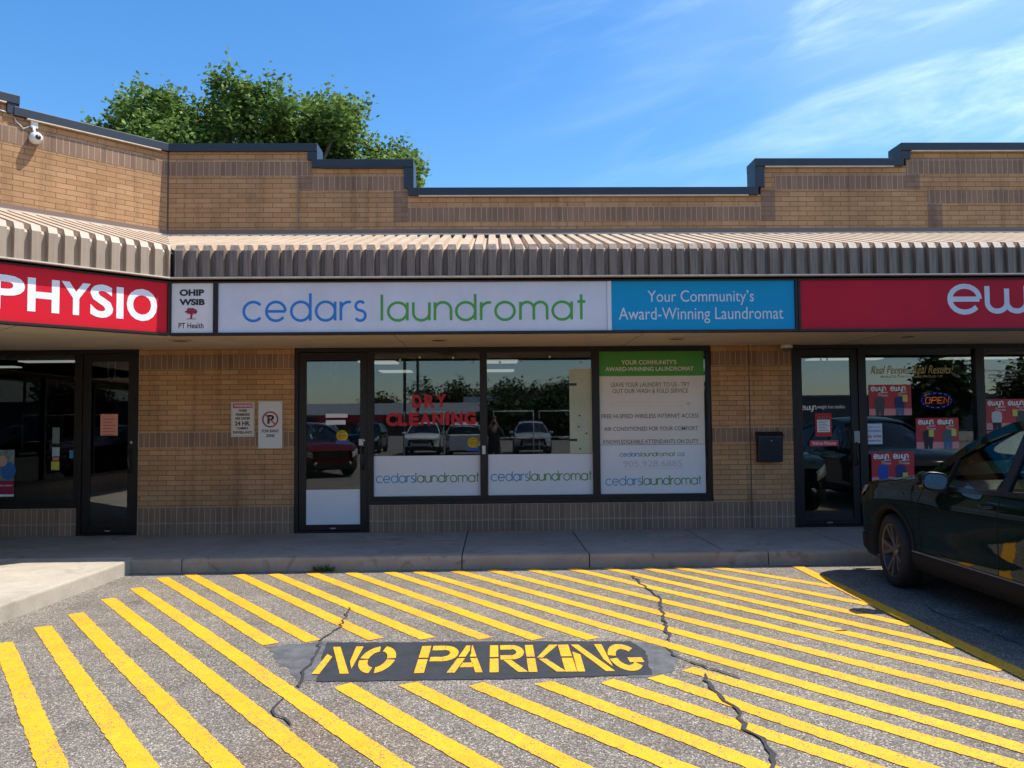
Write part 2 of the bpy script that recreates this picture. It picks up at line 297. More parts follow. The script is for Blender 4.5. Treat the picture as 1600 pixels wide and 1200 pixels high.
# ------------------------------------------------------------------ mesh builder and object rules
ORG = {}
class MB:
    def __init__(s, xf=None): s.v = []; s.f = []; s.m = []; s.uo = []; s.xf = xf; s.sm = []; s.uvs = {}
    def add(s, vs, fs, mi=0, uo=(0, 0), smooth=False):
        b = len(s.v)
        s.v += [(s.xf @ Vector(p)) if s.xf else Vector(p) for p in vs]
        for f in fs: s.f.append([b+i for i in f]); s.m.append(mi); s.uo.append(uo); s.sm.append(smooth)
        return s
    def box(s, x0, x1, y0, y1, z0, z1, mi=0, uo=(0, 0)):
        return s.add([(x0, y0, z0), (x1, y0, z0), (x1, y1, z0), (x0, y1, z0), (x0, y0, z1), (x1, y0, z1), (x1, y1, z1), (x0, y1, z1)],
              [(0, 3, 2, 1), (4, 5, 6, 7), (0, 1, 5, 4), (1, 2, 6, 5), (2, 3, 7, 6), (3, 0, 4, 7)], mi, uo)
    def prism(s, pts, a, b, axis='z', mi=0, uo=(0, 0)):
        n = len(pts)
        if axis == 'z': A = [(p[0], p[1], a) for p in pts]; B = [(p[0], p[1], b) for p in pts]
        elif axis == 'y': A = [(p[0], a, p[1]) for p in pts]; B = [(p[0], b, p[1]) for p in pts]
        else: A = [(a, p[0], p[1]) for p in pts]; B = [(b, p[0], p[1]) for p in pts]
        return s.add(A+B, [tuple(range(n-1, -1, -1)), tuple(range(n, 2*n))] + [(i, (i+1) % n, n+(i+1) % n, n+i) for i in range(n)], mi, uo)
    def poly(s, pts, mi=0): return s.add(pts, [tuple(range(len(pts)))], mi)
    def tube(s, pts, r, seg=10, mi=0, caps=True):
        pts = [Vector(p) for p in pts]; rs = r if isinstance(r, (list, tuple)) else [r]*len(pts)
        vs = []; fs = []; up = Vector((0, 0, 1))
        for i, p in enumerate(pts):
            t = (pts[min(i+1, len(pts)-1)]-pts[max(i-1, 0)]).normalized()
            a = t.cross(up if abs(t.dot(up)) < 0.95 else Vector((1, 0, 0))).normalized(); b = t.cross(a)
            for k in range(seg):
                w = 2*math.pi*k/seg; vs.append(p + a*math.cos(w)*rs[i] + b*math.sin(w)*rs[i])
        for i in range(len(pts)-1):
            for k in range(seg):
                q = (k+1) % seg; fs.append((i*seg+k, i*seg+q, (i+1)*seg+q, (i+1)*seg+k))
        if caps: fs += [tuple(range(seg-1, -1, -1)), tuple(range((len(pts)-1)*seg, len(pts)*seg))]
        return s.add(vs, fs, mi, smooth=True)
    def lathe(s, prof, c, axis='z', seg=24, mi=0, smooth=True, caps=True):
        vs = []; fs = []
        for (r, h) in prof:
            for k in range(seg):
                w = 2*math.pi*k/seg; a, b = r*math.cos(w), r*math.sin(w)
                vs.append({'z': (c[0]+a, c[1]+b, c[2]+h), 'y': (c[0]+a, c[1]+h, c[2]+b), 'x': (c[0]+h, c[1]+a, c[2]+b)}[axis])
        for i in range(len(prof)-1):
            for k in range(seg):
                q = (k+1) % seg; fs.append((i*seg+k, i*seg+q, (i+1)*seg+q, (i+1)*seg+k))
        if caps: fs += [tuple(range(seg-1, -1, -1)), tuple(range((len(prof)-1)*seg, len(prof)*seg))]
        return s.add(vs, fs, mi, smooth=smooth)
    def grid(s, rows, mi=0, smooth=True, close=False):
        n = len(rows[0]); vs = [p for r in rows for p in r]; fs = []
        for i in range(len(rows)-1):
            for k in range(n if close else n-1):
                q = (k+1) % n; fs.append((i*n+k, i*n+q, (i+1)*n+q, (i+1)*n+k))
        return s.add(vs, fs, mi, smooth=smooth)
    def build(s, name, mats, parent=None, bevel=0.0, keepn=False):
        mats = mats if isinstance(mats, (list, tuple)) else [mats]
        me = bpy.data.meshes.new(name); off = ORG.get(parent.name, Vector()) if parent else Vector()
        org = off if parent else Vector()
        if not parent and s.v:
            lo = Vector([min(p[i] for p in s.v) for i in range(3)]); hi = Vector([max(p[i] for p in s.v) for i in range(3)])
            org = Vector(((lo.x+hi.x)/2, (lo.y+hi.y)/2, lo.z))
        me.from_pydata([tuple(p-org) for p in s.v], [], s.f)
        for m in mats: me.materials.append(m)
        for p, mi, sm in zip(me.polygons, s.m, s.sm): p.material_index = mi; p.use_smooth = sm
        bm = bmesh.new(); bm.from_mesh(me)
        if not keepn: bmesh.ops.recalc_face_normals(bm, faces=bm.faces)
        if bevel: bmesh.ops.bevel(bm, geom=[e for e in bm.edges if e.calc_length() > bevel*3 and len(e.link_faces) == 2 and e.calc_face_angle(0) > 0.6], offset=bevel, segments=2, affect='EDGES', profile=0.6)
        ul = bm.loops.layers.uv.new('UVMap')
        simple = len(bm.faces) == len(s.uo)
        bm.faces.ensure_lookup_table()
        for i, f in enumerate(bm.faces):
            uo = s.uo[i] if simple else (0, 0)
            n = f.normal
            if i in s.uvs and simple:
                for l in f.loops: l[ul].uv = s.uvs[i]
                continue
            if abs(n.z) < 0.7:
                t = Vector((-n.y, n.x, 0)).normalized()
                if t.x < 0 or (abs(t.x) < 1e-6 and t.y < 0): t = -t
                for l in f.loops:
                    p = l.vert.co + org; l[ul].uv = (p.dot(t)+uo[0], p.z+uo[1])
            else:
                for l in f.loops: p = l.vert.co + org; l[ul].uv = (p.x+uo[0], p.y+uo[1])
        bm.to_mesh(me); bm.free(); me.update()
        o = bpy.data.objects.new(name, me); scene.collection.objects.link(o)
        if parent: o.parent = parent
        else: o.location = org
        ORG[o.name] = org
        return o
def tag(o, label=None, cat=None, group=None, kind=None):
    if label: o['label'] = label
    if cat: o['category'] = cat
    if group: o['group'] = group
    if kind: o['kind'] = kind
    return o
def empty(name, loc, label=None, cat=None, group=None, rz=0.0, local=False):
    o = bpy.data.objects.new(name, None); scene.collection.objects.link(o); o.location = loc; o.rotation_euler.z = rz
    o.empty_display_size = 0.2
    ORG[o.name] = Vector() if local else Vector(loc)
    return tag(o, label, cat, group)
def kids(o): return [c for c in bpy.data.objects if c.parent == o]
def copy_tree(o, parent=None):
    c = o.copy(); scene.collection.objects.link(c)
    if parent: c.parent = parent
    for k in kids(o): copy_tree(k, c)
    return c

# ---- lettering: default typeface for plain sans words, drawn strokes for the round geometric letters
def text_mb(s, x0, x1, z0, z1, y, bold=0.0, xf=None, shear=0.0, mb=None, th=0.002, mi=0):
    cu = bpy.data.curves.new('t', 'FONT'); cu.body = s; cu.offset = bold; cu.shear = shear; cu.resolution_u = 4
    ob = bpy.data.objects.new('t', cu); scene.collection.objects.link(ob)
    dg = bpy.context.evaluated_depsgraph_get(); me = bpy.data.meshes.new_from_object(ob.evaluated_get(dg))
    vs = [v.co.copy() for v in me.vertices]; fs = [tuple(p.vertices) for p in me.polygons]
    bpy.data.objects.remove(ob); bpy.data.curves.remove(cu); bpy.data.meshes.remove(me)
    lx, hx = min(v.x for v in vs), max(v.x for v in vs); ly, hy = min(v.y for v in vs), max(v.y for v in vs)
    mb = mb or MB(xf)
    mb.add([(x0+(v.x-lx)/(hx-lx)*(x1-x0), y, z0+(v.y-ly)/(hy-ly)*(z1-z0)) for v in vs], fs, mi)
    return mb
def arc(cx, cy, r, a0, a1, n=18, ry=None):
    return [(cx+r*math.cos(R(a0+(a1-a0)*i/n)), cy+(ry or r)*math.sin(R(a0+(a1-a0)*i/n))) for i in range(n+1)]
GL = {
 'c': (0.92, [arc(.5, .5, .5, 42, 318)]), 'e': (1.04, [[(0.02, .5), (1.0, .5)], arc(.5, .5, .5, 0, 322)]),
 'd': (1.04, [arc(.5, .5, .5, 0, 360), [(1, 0), (1, 1.45)]]), 'a': (1.04, [arc(.5, .5, .5, 0, 360), [(1, 0), (1, 1)]]),
 'r': (.48, [[(0, 0), (0, 1)], arc(.42, .56, .42, 180, 75, 10)]), 's': (.56, [arc(.28, .76, .24, 35, 250, 12)[:-1]+arc(.28, .25, .27, 80, -150, 12)]),
 'l': (.06, [[(0, 0), (0, 1.45)]]), 'u': (.86, [[(0, 1), (0, .42)]+arc(.42, .42, .42, 180, 360, 14), [(.84, 0), (.84, 1)]]),
 'n': (.84, [[(0, 0), (0, 1)], arc(.42, .58, .42, 180, 0, 14)+[(.84, 0)]]), 'o': (1.04, [arc(.5, .5, .5, 0, 360)]),
 'm': (1.42, [[(0, 0), (0, 1)], arc(.35, .64, .35, 180, 0, 12)+[(.70, 0)], arc(1.05, .64, .35, 180, 0, 12)+[(1.4, 0)]]),
 't': (.40, [[(.2, 0), (.2, 1.4)], [(0, 1), (.42, 1)]]), '.': (.06, [[(0, -.06), (0, .08)]]), ' ': (.22, []),
 'w': (1.34, [[(0, 1), (0, .36)]+arc(.33, .36, .33, 180, 360, 12)+[(.66, .9)], [(.66, .9), (.66, .36)]+arc(.99, .36, .33, 180, 360, 12)+[(1.32, 1)]]),
 'y': (.82, [[(0, 1), (0, .42)]+arc(.4, .42, .4, 180, 360, 12), [(.8, 1), (.8, -.05)]+arc(.42, -.05, .38, 0, -130, 10)]),
}
def ribbon(mb, pts, w, y, mi=0):
    pts = [Vector((p[0], 0, p[1])) for p in pts]
    if len(pts) < 2: return
    closed = (pts[0]-pts[-1]).length < 1e-5
    L = []; Rr = []; n = len(pts)
    for i, p in enumerate(pts):
        a = pts[(i-1) % (n-1)] if closed else pts[max(i-1, 0)]; b = pts[(i+1) % (n-1) if closed and i == n-1 else min(i+1, n-1)]
        t = (b-a).normalized(); q = Vector((-t.z, 0, t.x))*w/2
        L.append(p+q); Rr.append(p-q)
    for i in range(n-1):
        mb.add([(v.x, y, v.z) for v in (L[i], Rr[i], Rr[i+1], L[i+1])], [(0, 1, 2, 3)], mi)
def stroke_text(word, x0, x1, z0, zx, y, w, gap=.2, xf=None, mb=None, mi=0, squash=1.0):
    """word between x0 and x1, baseline z0, x-height up to zx"""
    mb = mb or MB(xf); tot = sum(GL[c][0] for c in word) + gap*(len(word)-1)
    sx = (x1-x0)/tot; sz = zx-z0; x = 0
    for ch in word:
        for k, pl in enumerate(GL[ch][1]): ribbon(mb, [(x0+(x+p[0])*sx, z0+p[1]*sz) for p in pl], w, y-0.0005*k, mi)
        x += GL[ch][0]+gap
    return mb

# ------------------------------------------------------------------ the ground
SZ = 0.15                       # walkway height above the asphalt
KY = 9.04                       # kerb face
g = MB(); g.add([(-600, -900, 0), (600, -900, 0), (600, 900, 0), (-600, 900, 0)], [(0, 1, 2, 3)])
lot = tag(g.build('parking_lot', M_ASPH), kind='structure')
ORG[lot.name] = Vector((0, 0, 0)); lot.data.transform(Matrix.Translation(lot.location)); lot.location = (0, 0, 0)

def jitter_strip(a, b, w, name, z=0.004, seed=0, jag=0.0045, endjag=0.010):
    a, b = Vector((a[0], a[1], 0)), Vector((b[0], b[1], 0)); d = (b-a); L = d.length; d.normalize(); q = Vector((-d.y, d.x, 0))
    n = max(4, int(L/0.035)); rr = random.Random(seed); m = MB(); l = []; r_ = []
    for i in range(n+1):
        p = a + d*(L*i/n); wob = 0.004*math.sin(i*0.045+seed)
        e = endjag if i in (0, n) else 0
        l.append(p + q*(w/2+rr.uniform(-jag, jag)+wob) + d*rr.uniform(-e, e)); r_.append(p - q*(w/2+rr.uniform(-jag, jag)-wob) + d*rr.uniform(-e, e))
    for i in range(n):
        m.add([(v.x, v.y, z) for v in (r_[i], r_[i+1], l[i+1], l[i])], [(0, 1, 2, 3)])
    return m.build(name, M_YEL, lot)
G2 = lambda px, py: on_ground(px, py)[:2]
STR = [((-3.93, 5.45), (-2.55, 3.35)), ((4, 1005), (85, 1200)), ((66, 980), (224, 1200)), ((118, 959), (355, 1200)), ((170, 936), (503, 1200)), ((213, 919), (622, 1200)), ((253, 903), (424, 1007)),
       ((296, 898), (490, 1002)), ((372, 898), (588, 999)), ((427, 897), (668, 998)), ((487, 896), (758, 998)), ((547, 895), (840, 999)), ((607, 894), (928, 999)),
       ((650, 893), (1600, 1171)), ((709, 892), (1600, 1135)), ((767, 891), (1600, 1103)), ((828, 890), (1600, 1074)), ((893, 889), (1537, 1040)), ((949, 888), (1469, 1006)),
       ((1009, 888), (1403, 973)), ((1056, 887), (1359, 945)), ((1118, 887), (1300, 917)),
       ((535, 1071), (760, 1200)), ((638, 1069), (900, 1200)), ((743, 1069), (1060, 1200)), ((848, 1067), (1190, 1200)), ((948, 1065), (1355, 1200)), ((1022, 1058), (1445, 1200)), ((1076, 1046), (1600, 1200))]
SX = 3.22
for i, (a, b) in enumerate(STR):
    A = Vector(a if abs(a[0]) < 10 and isinstance(a[0], float) else G2(*a)); B = Vector(b if isinstance(b[0], float) else G2(*b))
    d = (B-A).normalized()
    if not isinstance(b[0], float) and b[1] == 1200: B = B + d*1.3
    if 13 <= i <= 21: B = A + d*((SX-A.x)/d.x)
    jitter_strip(A, B, 0.122, 'stripe', seed=i)
jitter_strip((3.29, 8.93), (3.27, 1.5), 0.125, 'border_line', z=0.006, seed=77)
jitter_strip((6.05, 8.93), (6.03, 1.5), 0.105, 'border_line', z=0.006, seed=78)
for k in range(1, 5):
    jitter_strip((6.05+2.75*k, 8.93), (6.03+2.75*k, 1.5), 0.105, 'border_line', z=0.006, seed=80+k)
# the blacked-out patch and the stencilled words
M_PATCH = mat('black_sealer', (0.021, 0.024, 0.030), 0.7, 0, 0.35, 7, 0.5, 110)
M_WASH = mat('thin_grey_sealer', (0.095, 0.096, 0.100), 0.75, 0, 0.4, 9, 0.6, 110)
def blob(name, pts, z, m, jag, seed, parent=lot):
    rr = random.Random(seed); o = []
    for i, p in enumerate(pts):
        a, b = Vector(p), Vector(pts[(i+1) % len(pts)]); n = max(2, int((b-a).length/0.05))
        for k in range(n): q = a.lerp(b, k/n); o.append((q.x+rr.uniform(-jag, jag), q.y+rr.uniform(-jag, jag), z))
    return MB().poly(o).build(name, m, parent)
blob('sealer_wash', [G2(*p) for p in ((418, 1012), (500, 1002), (560, 1003), (545, 1062), (470, 1066), (440, 1040))], 0.0022, M_WASH, 0.025, 3)
blob('sealer_wash', [G2(*p) for p in ((985, 1002), (1030, 1006), (1058, 1022), (1050, 1050), (1010, 1059), (980, 1058))], 0.0022, M_WASH, 0.025, 4)
blob('sealer_patch', [G2(*p) for p in ((510, 1005), (760, 1003), (985, 1003), (1008, 1016), (1019, 1055), (800, 1062), (495, 1066), (497, 1052))], 0.0045, M_PATCH, 0.008, 5)
# stencil letters in a 1 x 1 cell, gaps left where the stencil bridges are
def sarc(cx, cy, rx, ry, w, a0, a1, n=10, wy=None):
    o = [(cx+rx*math.cos(R(a0+(a1-a0)*i/n)), cy+ry*math.sin(R(a0+(a1-a0)*i/n))) for i in range(n+1)]
    q = [(cx+(rx-w)*math.cos(R(a0+(a1-a0)*i/n)), cy+(ry-(wy or w))*math.sin(R(a0+(a1-a0)*i/n))) for i in range(n+1)]
    return [[o[i], o[i+1], q[i+1], q[i]] for i in range(n)]
def par(x0, x1, x2, x3, z0, z1): return [[(x0, z0), (x1, z0), (x2, z1), (x3, z1)]]
ST = {
 'N': [[(0, 0), (.20, 0), (.24, .60), (.04, .72)], [(.06, 1), (.28, 1), (1.0, 0), (.76, 0)], [(.76, 1), (.98, 1), (1.0, .16), (.84, .42)]],
 'O': sarc(.5, .5, .5, .5, .24, 100, 176, 8, .2) + sarc(.5, .5, .5, .5, .24, 184, 262, 8, .2) + sarc(.5, .5, .5, .5, .24, -80, -4, 8, .2) + sarc(.5, .5, .5, .5, .24, 4, 80, 8, .2),
 'P': par(0, .24, .24, .0, 0, .48) + par(0, .24, .24, .0, .54, 1) + [[(.30, .82), (.30, 1), (.62, 1), (.62, .82)], [(.30, .40), (.30, .56), (.62, .56), (.62, .40)]] + sarc(.62, .70, .38, .30, .22, -88, 88, 10, .17),
 'A': [[(0, 0), (.22, 0), (.46, .50), (.24, .50)], [(.27, .56), (.47, .56), (.58, .80), (.58, 1), (.46, 1)], [(.80, 0), (1.0, 0), (.82, .50), (.62, .50)], [(.60, .56), (.80, .56), (.66, 1), (.63, 1), (.63, .7)], [(.34, .18), (.72, .18), (.70, .34), (.42, .34)]],
 'R': par(0, .24, .24, .0, 0, .48) + par(0, .24, .24, .0, .54, 1) + [[(.30, .82), (.30, 1), (.62, 1), (.62, .82)], [(.30, .44), (.30, .60), (.62, .60), (.62, .44)]] + sarc(.62, .72, .36, .28, .22, -88, 88, 10, .16) + [[(.76, 0), (1.02, 0), (.60, .42), (.38, .42)]],
 'K': par(0, .24, .24, .0, 0, .48) + par(0, .24, .24, .0, .54, 1) + [[(.30, .50), (.46, .50), (1.0, 1), (.74, 1)], [(.34, .46), (.56, .46), (1.02, 0), (.76, 0)]],
 'I': par(0, 1, 1, 0, 0, .48) + par(0, 1, 1, 0, .54, 1),
 'G': sarc(.5, .5, .5, .5, .24, 40, 172, 12, .2) + sarc(.5, .5, .5, .5, .24, 188, 320, 12, .2) + [[(.56, .30), (1.0, .30), (1.0, .47), (.56, .47)]],
}
lm = MB()
ZB, ZT = 5.30, 5.93
cells = [('N', 489, 546), ('O', 551, 609), ('P', 647, 712), ('A', 698, 754), ('R', 765, 824), ('K', 826, 884), ('I', 884, 902), ('N', 903, 962), ('G', 963, 1017)]
lean = 0.0
for ch, pa, pb in cells:
    xa = on_ground(pa, 1052).x; xb = on_ground(pb, 1052).x
    for q in ST[ch]:
        lm.poly([(xa+p[0]*(xb-xa)+lean*(p[1]-.5), ZB+p[1]*(ZT-ZB)-0.02*(xa+.1), 0.0075) for p in q])
lm.build('stencil_lettering', M_YEL, lot)
# tar-sealed cracks
M_TAR = mat('crack_tar', (0.045, 0.043, 0.042), 0.5, 0, 0.3, 20)
def crack(pts, w0, w1, seed, z=0.009):
    rr = random.Random(seed); P = []
    for a, b in zip(pts, pts[1:]):
        a, b = Vector(a), Vector(b); n = max(2, int((b-a).length/0.06))
        for k in range(n): q = a.lerp(b, k/n); P.append(q+Vector((rr.uniform(-.018, .018), rr.uniform(-.018, .018))))
    P.append(Vector(pts[-1])); m = MB(); l = []; r_ = []
    for i, p in enumerate(P):
        t = (P[min(i+1, len(P)-1)]-P[max(i-1, 0)]).normalized(); q = Vector((-t.y, t.x)); w = rr.uniform(w0, w1)/2*(0.3 if i in (0, len(P)-1) else 1)
        l.append(p+q*w); r_.append(p-q*w)
    for i in range(len(P)-1): m.add([(v.x, v.y, z) for v in (r_[i], r_[i+1], l[i+1], l[i])], [(0, 1, 2, 3)])
    m.build('crack_seal', M_TAR, lot)
crack([G2(*p) for p in ((547, 950), (530, 983), (508, 997), (497, 1005))], 0.006, 0.017, 1)
crack([G2(*p) for p in ((500, 1005), (493, 1025), (478, 1045), (468, 1076))], 0.010, 0.021, 2)
crack([G2(*p) for p in ((446, 1092), (428, 1106), (432, 1118), (456, 1136))], 0.010, 0.017, 3)
crack([G2(*p) for p in ((988, 900), (1000, 912), (1030, 935), (1036, 965), (1048, 1003))], 0.015, 0.032, 4)
crack([G2(*p) for p in ((1036, 1012), (1062, 1030), (1110, 1045), (1160, 1062))], 0.010, 0.023, 5)
crack([G2(*p) for p in ((1100, 1055), (1120, 1085), (1150, 1110), (1165, 1140), (1200, 1165), (1212, 1215))], 0.015, 0.035, 6)
crack([G2(*p) for p in ((1440, 945), (1480, 965), (1540, 985), (1600, 1010))], 0.007, 0.014, 7)

# the raised walkway in slabs, its rolled kerb, and the bump-out on the left
def slab(m, x0, x1, y0, y1, z0, z1): m.box(x0, x1, y0, y1, z0, z1)
wk = MB()
xs = [-12, -9.4, -6.9, -5.3, -3.42, -0.36, 1.03, 2.55, 4.1, 6.2, 8.3, 10.4, 14]
for a, b in zip(xs, xs[1:]):
    slab(wk, a+.006, b-.006, KY+.16, WALL+.30, -.25, SZ)
walk = tag(wk.build('sidewalk', M_CONC, bevel=0.008), kind='structure')
kb = MB()
kx = [-3.97, -3.40, -0.36, 1.04, 3.02, 5.2, 7.4, 9.6, 14]
for a, b in zip(kx, kx[1:]):
    pr = [(KY+.152, -.25), (KY-.0, -.25), (KY+.0, .11)] + [(KY+.035-.035*math.cos(R(t)), .112+.036*math.sin(R(t))) for t in (30, 60, 90)] + [(KY+.152, SZ)]
    kb.prism(pr, a+.006, b-.006, 'x')
tag(kb.build('kerb', M_KERB), kind='structure')
bo = MB()
pr = [(-3.97, KY+.15), (-3.94, 8.84), (-4.02, 6.9), (-4.10, 5.2), (-4.3, 3.8), (-5.4, 3.2), (-9.5, 3.2), (-9.5, KY+.15)]
bo.prism(pr, -.25, SZ+.002)
tag(bo.build('concrete_apron', M_APRON, bevel=0.02), kind='structure')
ba = MB(); ba.box(-14, 16, WALL-1.7, 40, -.4, .10)
tag(ba.build('ground_slab', mat('dark_joint', (0.03, 0.028, 0.025), .9)), kind='structure')

# ------------------------------------------------------------------ the plaza building
shop = empty('plaza_building', (0, 11, 0), 'long brown brick shopping plaza with stepped roofline, ribbed canopy and three shopfronts', 'building')
SOF = 2.62
F0 = WALL
TH = 0.28
def bands(m, x0, x1, zs, y=F0, xf=None):
    for z0, z1 in zs: m.box(x0, x1, y-.0025, y+.02, z0, z1, 1, (0.02, -z0+.1975*3))
def pier(x0, x1):
    m = MB()
    m.box(x0, x1, F0, F0+TH, SZ-.05, SOF+.05, 0)
    bands(m, x0, x1, [(.10, .3125), (.3125, .51), (1.305, 1.505), (2.343, 2.535)])
    return m.build('brick_pier', [M_BUFF, M_SOLD], shop)
p1 = pier(-4.728, -2.668); p2 = pier(2.95, 4.05)
pier(9.5, 10.6)
for x in (3.466,):
    MB().box(x-.006, x+.006, F0-.006, F0+.002, .1, SOF).build('expansion_joint', mat('joint_sealant', (0.09, 0.065, 0.045), .8), shop)
def sill_wall(x0, x1):
    m = MB(); m.box(x0, x1, F0+.004, F0+TH, SZ-.05, .515, 0)
    for z0, z1 in ((.10, .3125), (.3125, .513)): m.box(x0, x1, F0, F0+.03, z0, z1, 1, (0.01, -z0+.1975*3))
    m.build('sill_wall', [M_BROWN, M_SOLD], shop)
sill_wall(-1.664, 2.95); sill_wall(5.02, 9.5); sill_wall(-9.4, -5.53)

# upper brick wall, stepped, with its brown soldier bands
UP = MB()
T1, T2, T3 = 5.30, 5.08, 4.69
for x0, x1, t in ((-4.37, -2.43, T1), (-2.43, -1.13, T2), (-1.13, 3.69, T3), (3.69, 5.715, T2+.005), (5.715, 14, T1)):
    UP.box(x0, x1, F0, F0+TH, 2.70, t, 0, (0.03, 0.01))
def ub(x0, x1, z0, z1): UP.box(x0, x1, F0-.003, F0+.02, z0, z1, 1, (0.0, -z0+.1975*3))
def uh(x0, x1, z0, z1): UP.box(x0, x1, F0-.003, F0+.02, z0, z1, 2, (0.05, 0.01))
ub(-4.36, -2.43, 4.96, 5.16); uh(-2.618, -2.426, 4.755, 4.96); ub(-2.426, -1.145, 4.755, 4.95); uh(-1.336, -1.14, 4.33, 4.755)
ub(-1.14, 3.684, 4.328, 4.528); uh(3.684, 3.88, 4.33, 4.757); ub(3.88, 5.706, 4.757, 4.962); uh(5.706, 5.896, 4.757, 4.967); ub(5.71, 14, 4.967, 5.18)
ub(5.995, 14, 4.556, 4.745); uh(5.995, 6.2, 4.12, 4.556)
UP.build('parapet_wall', [M_BUFF, M_SOLD, M_BROWN], shop)
# the angled wing
WG = MB(WING)
WG.box(-7.0, 0.0, 0, TH, 2.70, T1, 0, (0.1, 0.01))
WG.box(-7.0, -.003, -.003, .02, 4.96, 5.16, 1, (0, -4.96+.1975*3))
WG.build('parapet_wall', [M_BUFF, M_SOLD], shop)
WG2 = MB(WING); WG2.box(-9.0, -1.86, .006, TH, 5.2, 5.44, 0); WG2.build('parapet_wall', [M_BUFF], shop)
MB().box(-4.375, -4.362, F0-.012, F0+.0, 3.4, T1).build('corner_joint', mat('joint_sealant', (0.09, 0.065, 0.045), .8), shop)
MB().box(-2.632, -2.622, F0-.005, F0+.0, 4.1, T1).build('expansion_joint', mat('grey_sealant', (0.24, 0.19, 0.15), .8), shop)

# dark metal coping with its stepped returns, a cream drip line below it
def coping(x0, x1, z, left=0, right=0, xf=None, drip=True):
    m = MB(xf); y0, y1 = (F0-.05, F0+TH+.05) if xf is None else (-.05, TH+.05)
    m.box(x0, x1, y0, y1, z-.012, z+.095)
    # upright metal on the end of the taller piece
    if left: m.box(x0, x0+.13, y0+.012, y1-.01, z-left, z-.012)
    if right: m.box(x1-.13, x1, y0+.012, y1-.01, z-right, z-.012)
    o = m.build('coping', M_COPING, shop, bevel=0.006)
    if drip: MB(xf).box(x0+.14, x1-.14, y0-.006, y0+.03, z-.026, z-.014).build('drip_edge', M_TRIM if xf or x0 > -1.5 else M_COPING, o)
coping(-4.42, -2.36, T1, 0, .13, drip=False)
coping(-2.43, -1.06, T2, 0, .30)
coping(-1.13, 3.64, T3)
coping(3.60, 5.66, T2+.005, .30)
coping(5.63, 14, T1, .13)
coping(-1.86, .02, T1, xf=WING); coping(-9.0, -1.80, 5.44, 0, .14, xf=WING)

# ribbed sheet-metal canopy: sloping top bent down into an upright face
PITCH_R = 0.150
def canopy(xf, x0, x1, y_off, clip_left):
    """profile swept from wall to face; ribs are trapezoids"""
    path = [((0.0, 4.10), (0, 1)), ((-1.925, 3.535), (-.55, 1)), ((-1.945, 3.505), (-1, .25)), ((-1.945, 3.228), (-1, 0))]
    m = MB(); cols = []; D = 0.052
    x = x0
    while x < x1:
        for dx, h in ((0, 0), (.044, 0), (.056, 1), (.138, 1)): cols.append((x+dx, h))
        x += PITCH_R
    for j in range(3):
        rows = []
        for (yy, zz), (ny, nz) in (path[j], path[j+1]):
            rows.append([(cx, y_off+yy+ny*D*h, zz+nz*D*h) for cx, h in cols])
        base = len(m.f)
        m.grid(rows, smooth=False)
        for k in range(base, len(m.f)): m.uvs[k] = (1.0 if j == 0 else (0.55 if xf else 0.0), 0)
    # cut along the valley where the two runs meet
    bm = bmesh.new(); vs = [bm.verts.new(v) for v in m.v]
    ul = bm.loops.layers.uv.new('UVMap')
    for k, f in enumerate(m.f):
        try:
            q = bm.faces.new([vs[i] for i in f])
            for l in q.loops: l[ul].uv = m.uvs[k]
        except ValueError: pass
    if clip_left is not None:
        co, no = clip_left
        bmesh.ops.bisect_plane(bm, geom=bm.verts[:]+bm.edges[:]+bm.faces[:], plane_co=co, plane_no=no, clear_inner=True)
    if xf: bmesh.ops.transform(bm, matrix=xf, verts=bm.verts[:])
    org = ORG[shop.name]
    bmesh.ops.translate(bm, vec=-org, verts=bm.verts[:])
    bmesh.ops.solidify(bm, geom=bm.faces[:], thickness=0.0015)
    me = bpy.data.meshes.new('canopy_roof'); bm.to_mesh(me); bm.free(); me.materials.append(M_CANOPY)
    o = bpy.data.objects.new('canopy_roof', me); scene.collection.objects.link(o); o.parent = shop; ORG[o.name] = org
    return o
MIT = Vector((math.cos(R(-67.5)), math.sin(R(-67.5)), 0)); MN = Vector((-MIT.y, MIT.x, 0))
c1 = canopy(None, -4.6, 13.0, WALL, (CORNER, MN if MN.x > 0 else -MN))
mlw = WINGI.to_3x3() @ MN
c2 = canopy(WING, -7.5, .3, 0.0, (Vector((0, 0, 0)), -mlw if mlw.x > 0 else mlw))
def miter_run(y0, y1, z0, z1, name, m, parent=shop, ext=13.0, wext=7.5, bevel=0):
    """a straight strip along the main face (y measured from the wall) continued round the corner along the wing"""
    k = math.tan(R(22.5))
    xa0, xa1 = CORNER.x - y0*k, CORNER.x - y1*k
    a = MB(); a.prism([(xa0, WALL+y0), (ext, WALL+y0), (ext, WALL+y1), (xa1, WALL+y1)], z0, z1); a.build(name, m, parent, bevel)
    b = MB(WING); b.prism([(-wext, y0), (y0*k, y0), (y1*k, y1), (-wext, y1)], z0, z1); b.build(name, m, parent, bevel)
miter_run(-2.006, -1.925, 3.212, 3.226, 'canopy_trim', M_TRIM)
miter_run(-1.88, -1.85, 3.21, 3.50, 'canopy_backing', M_BLACK)
miter_run(-1.94, -1.70, 3.204, 3.209, 'canopy_underside', M_BLACK)
miter_run(-1.70, -1.66, 2.66, 3.4, 'sign_band', M_BLACK)
miter_run(-.035, .0, 4.135, 4.16, 'flashing', M_TRIM)
miter_run(-.012, .0, 4.16, 4.22, 'flashing', mat('brown_flashing', (0.19, 0.13, 0.10), .6), shop)
miter_run(-.02, .0, 4.02, 4.10, 'canopy_shadow_strip', M_BLACK)  # black strip stands in for the shade in the gap under the flashing
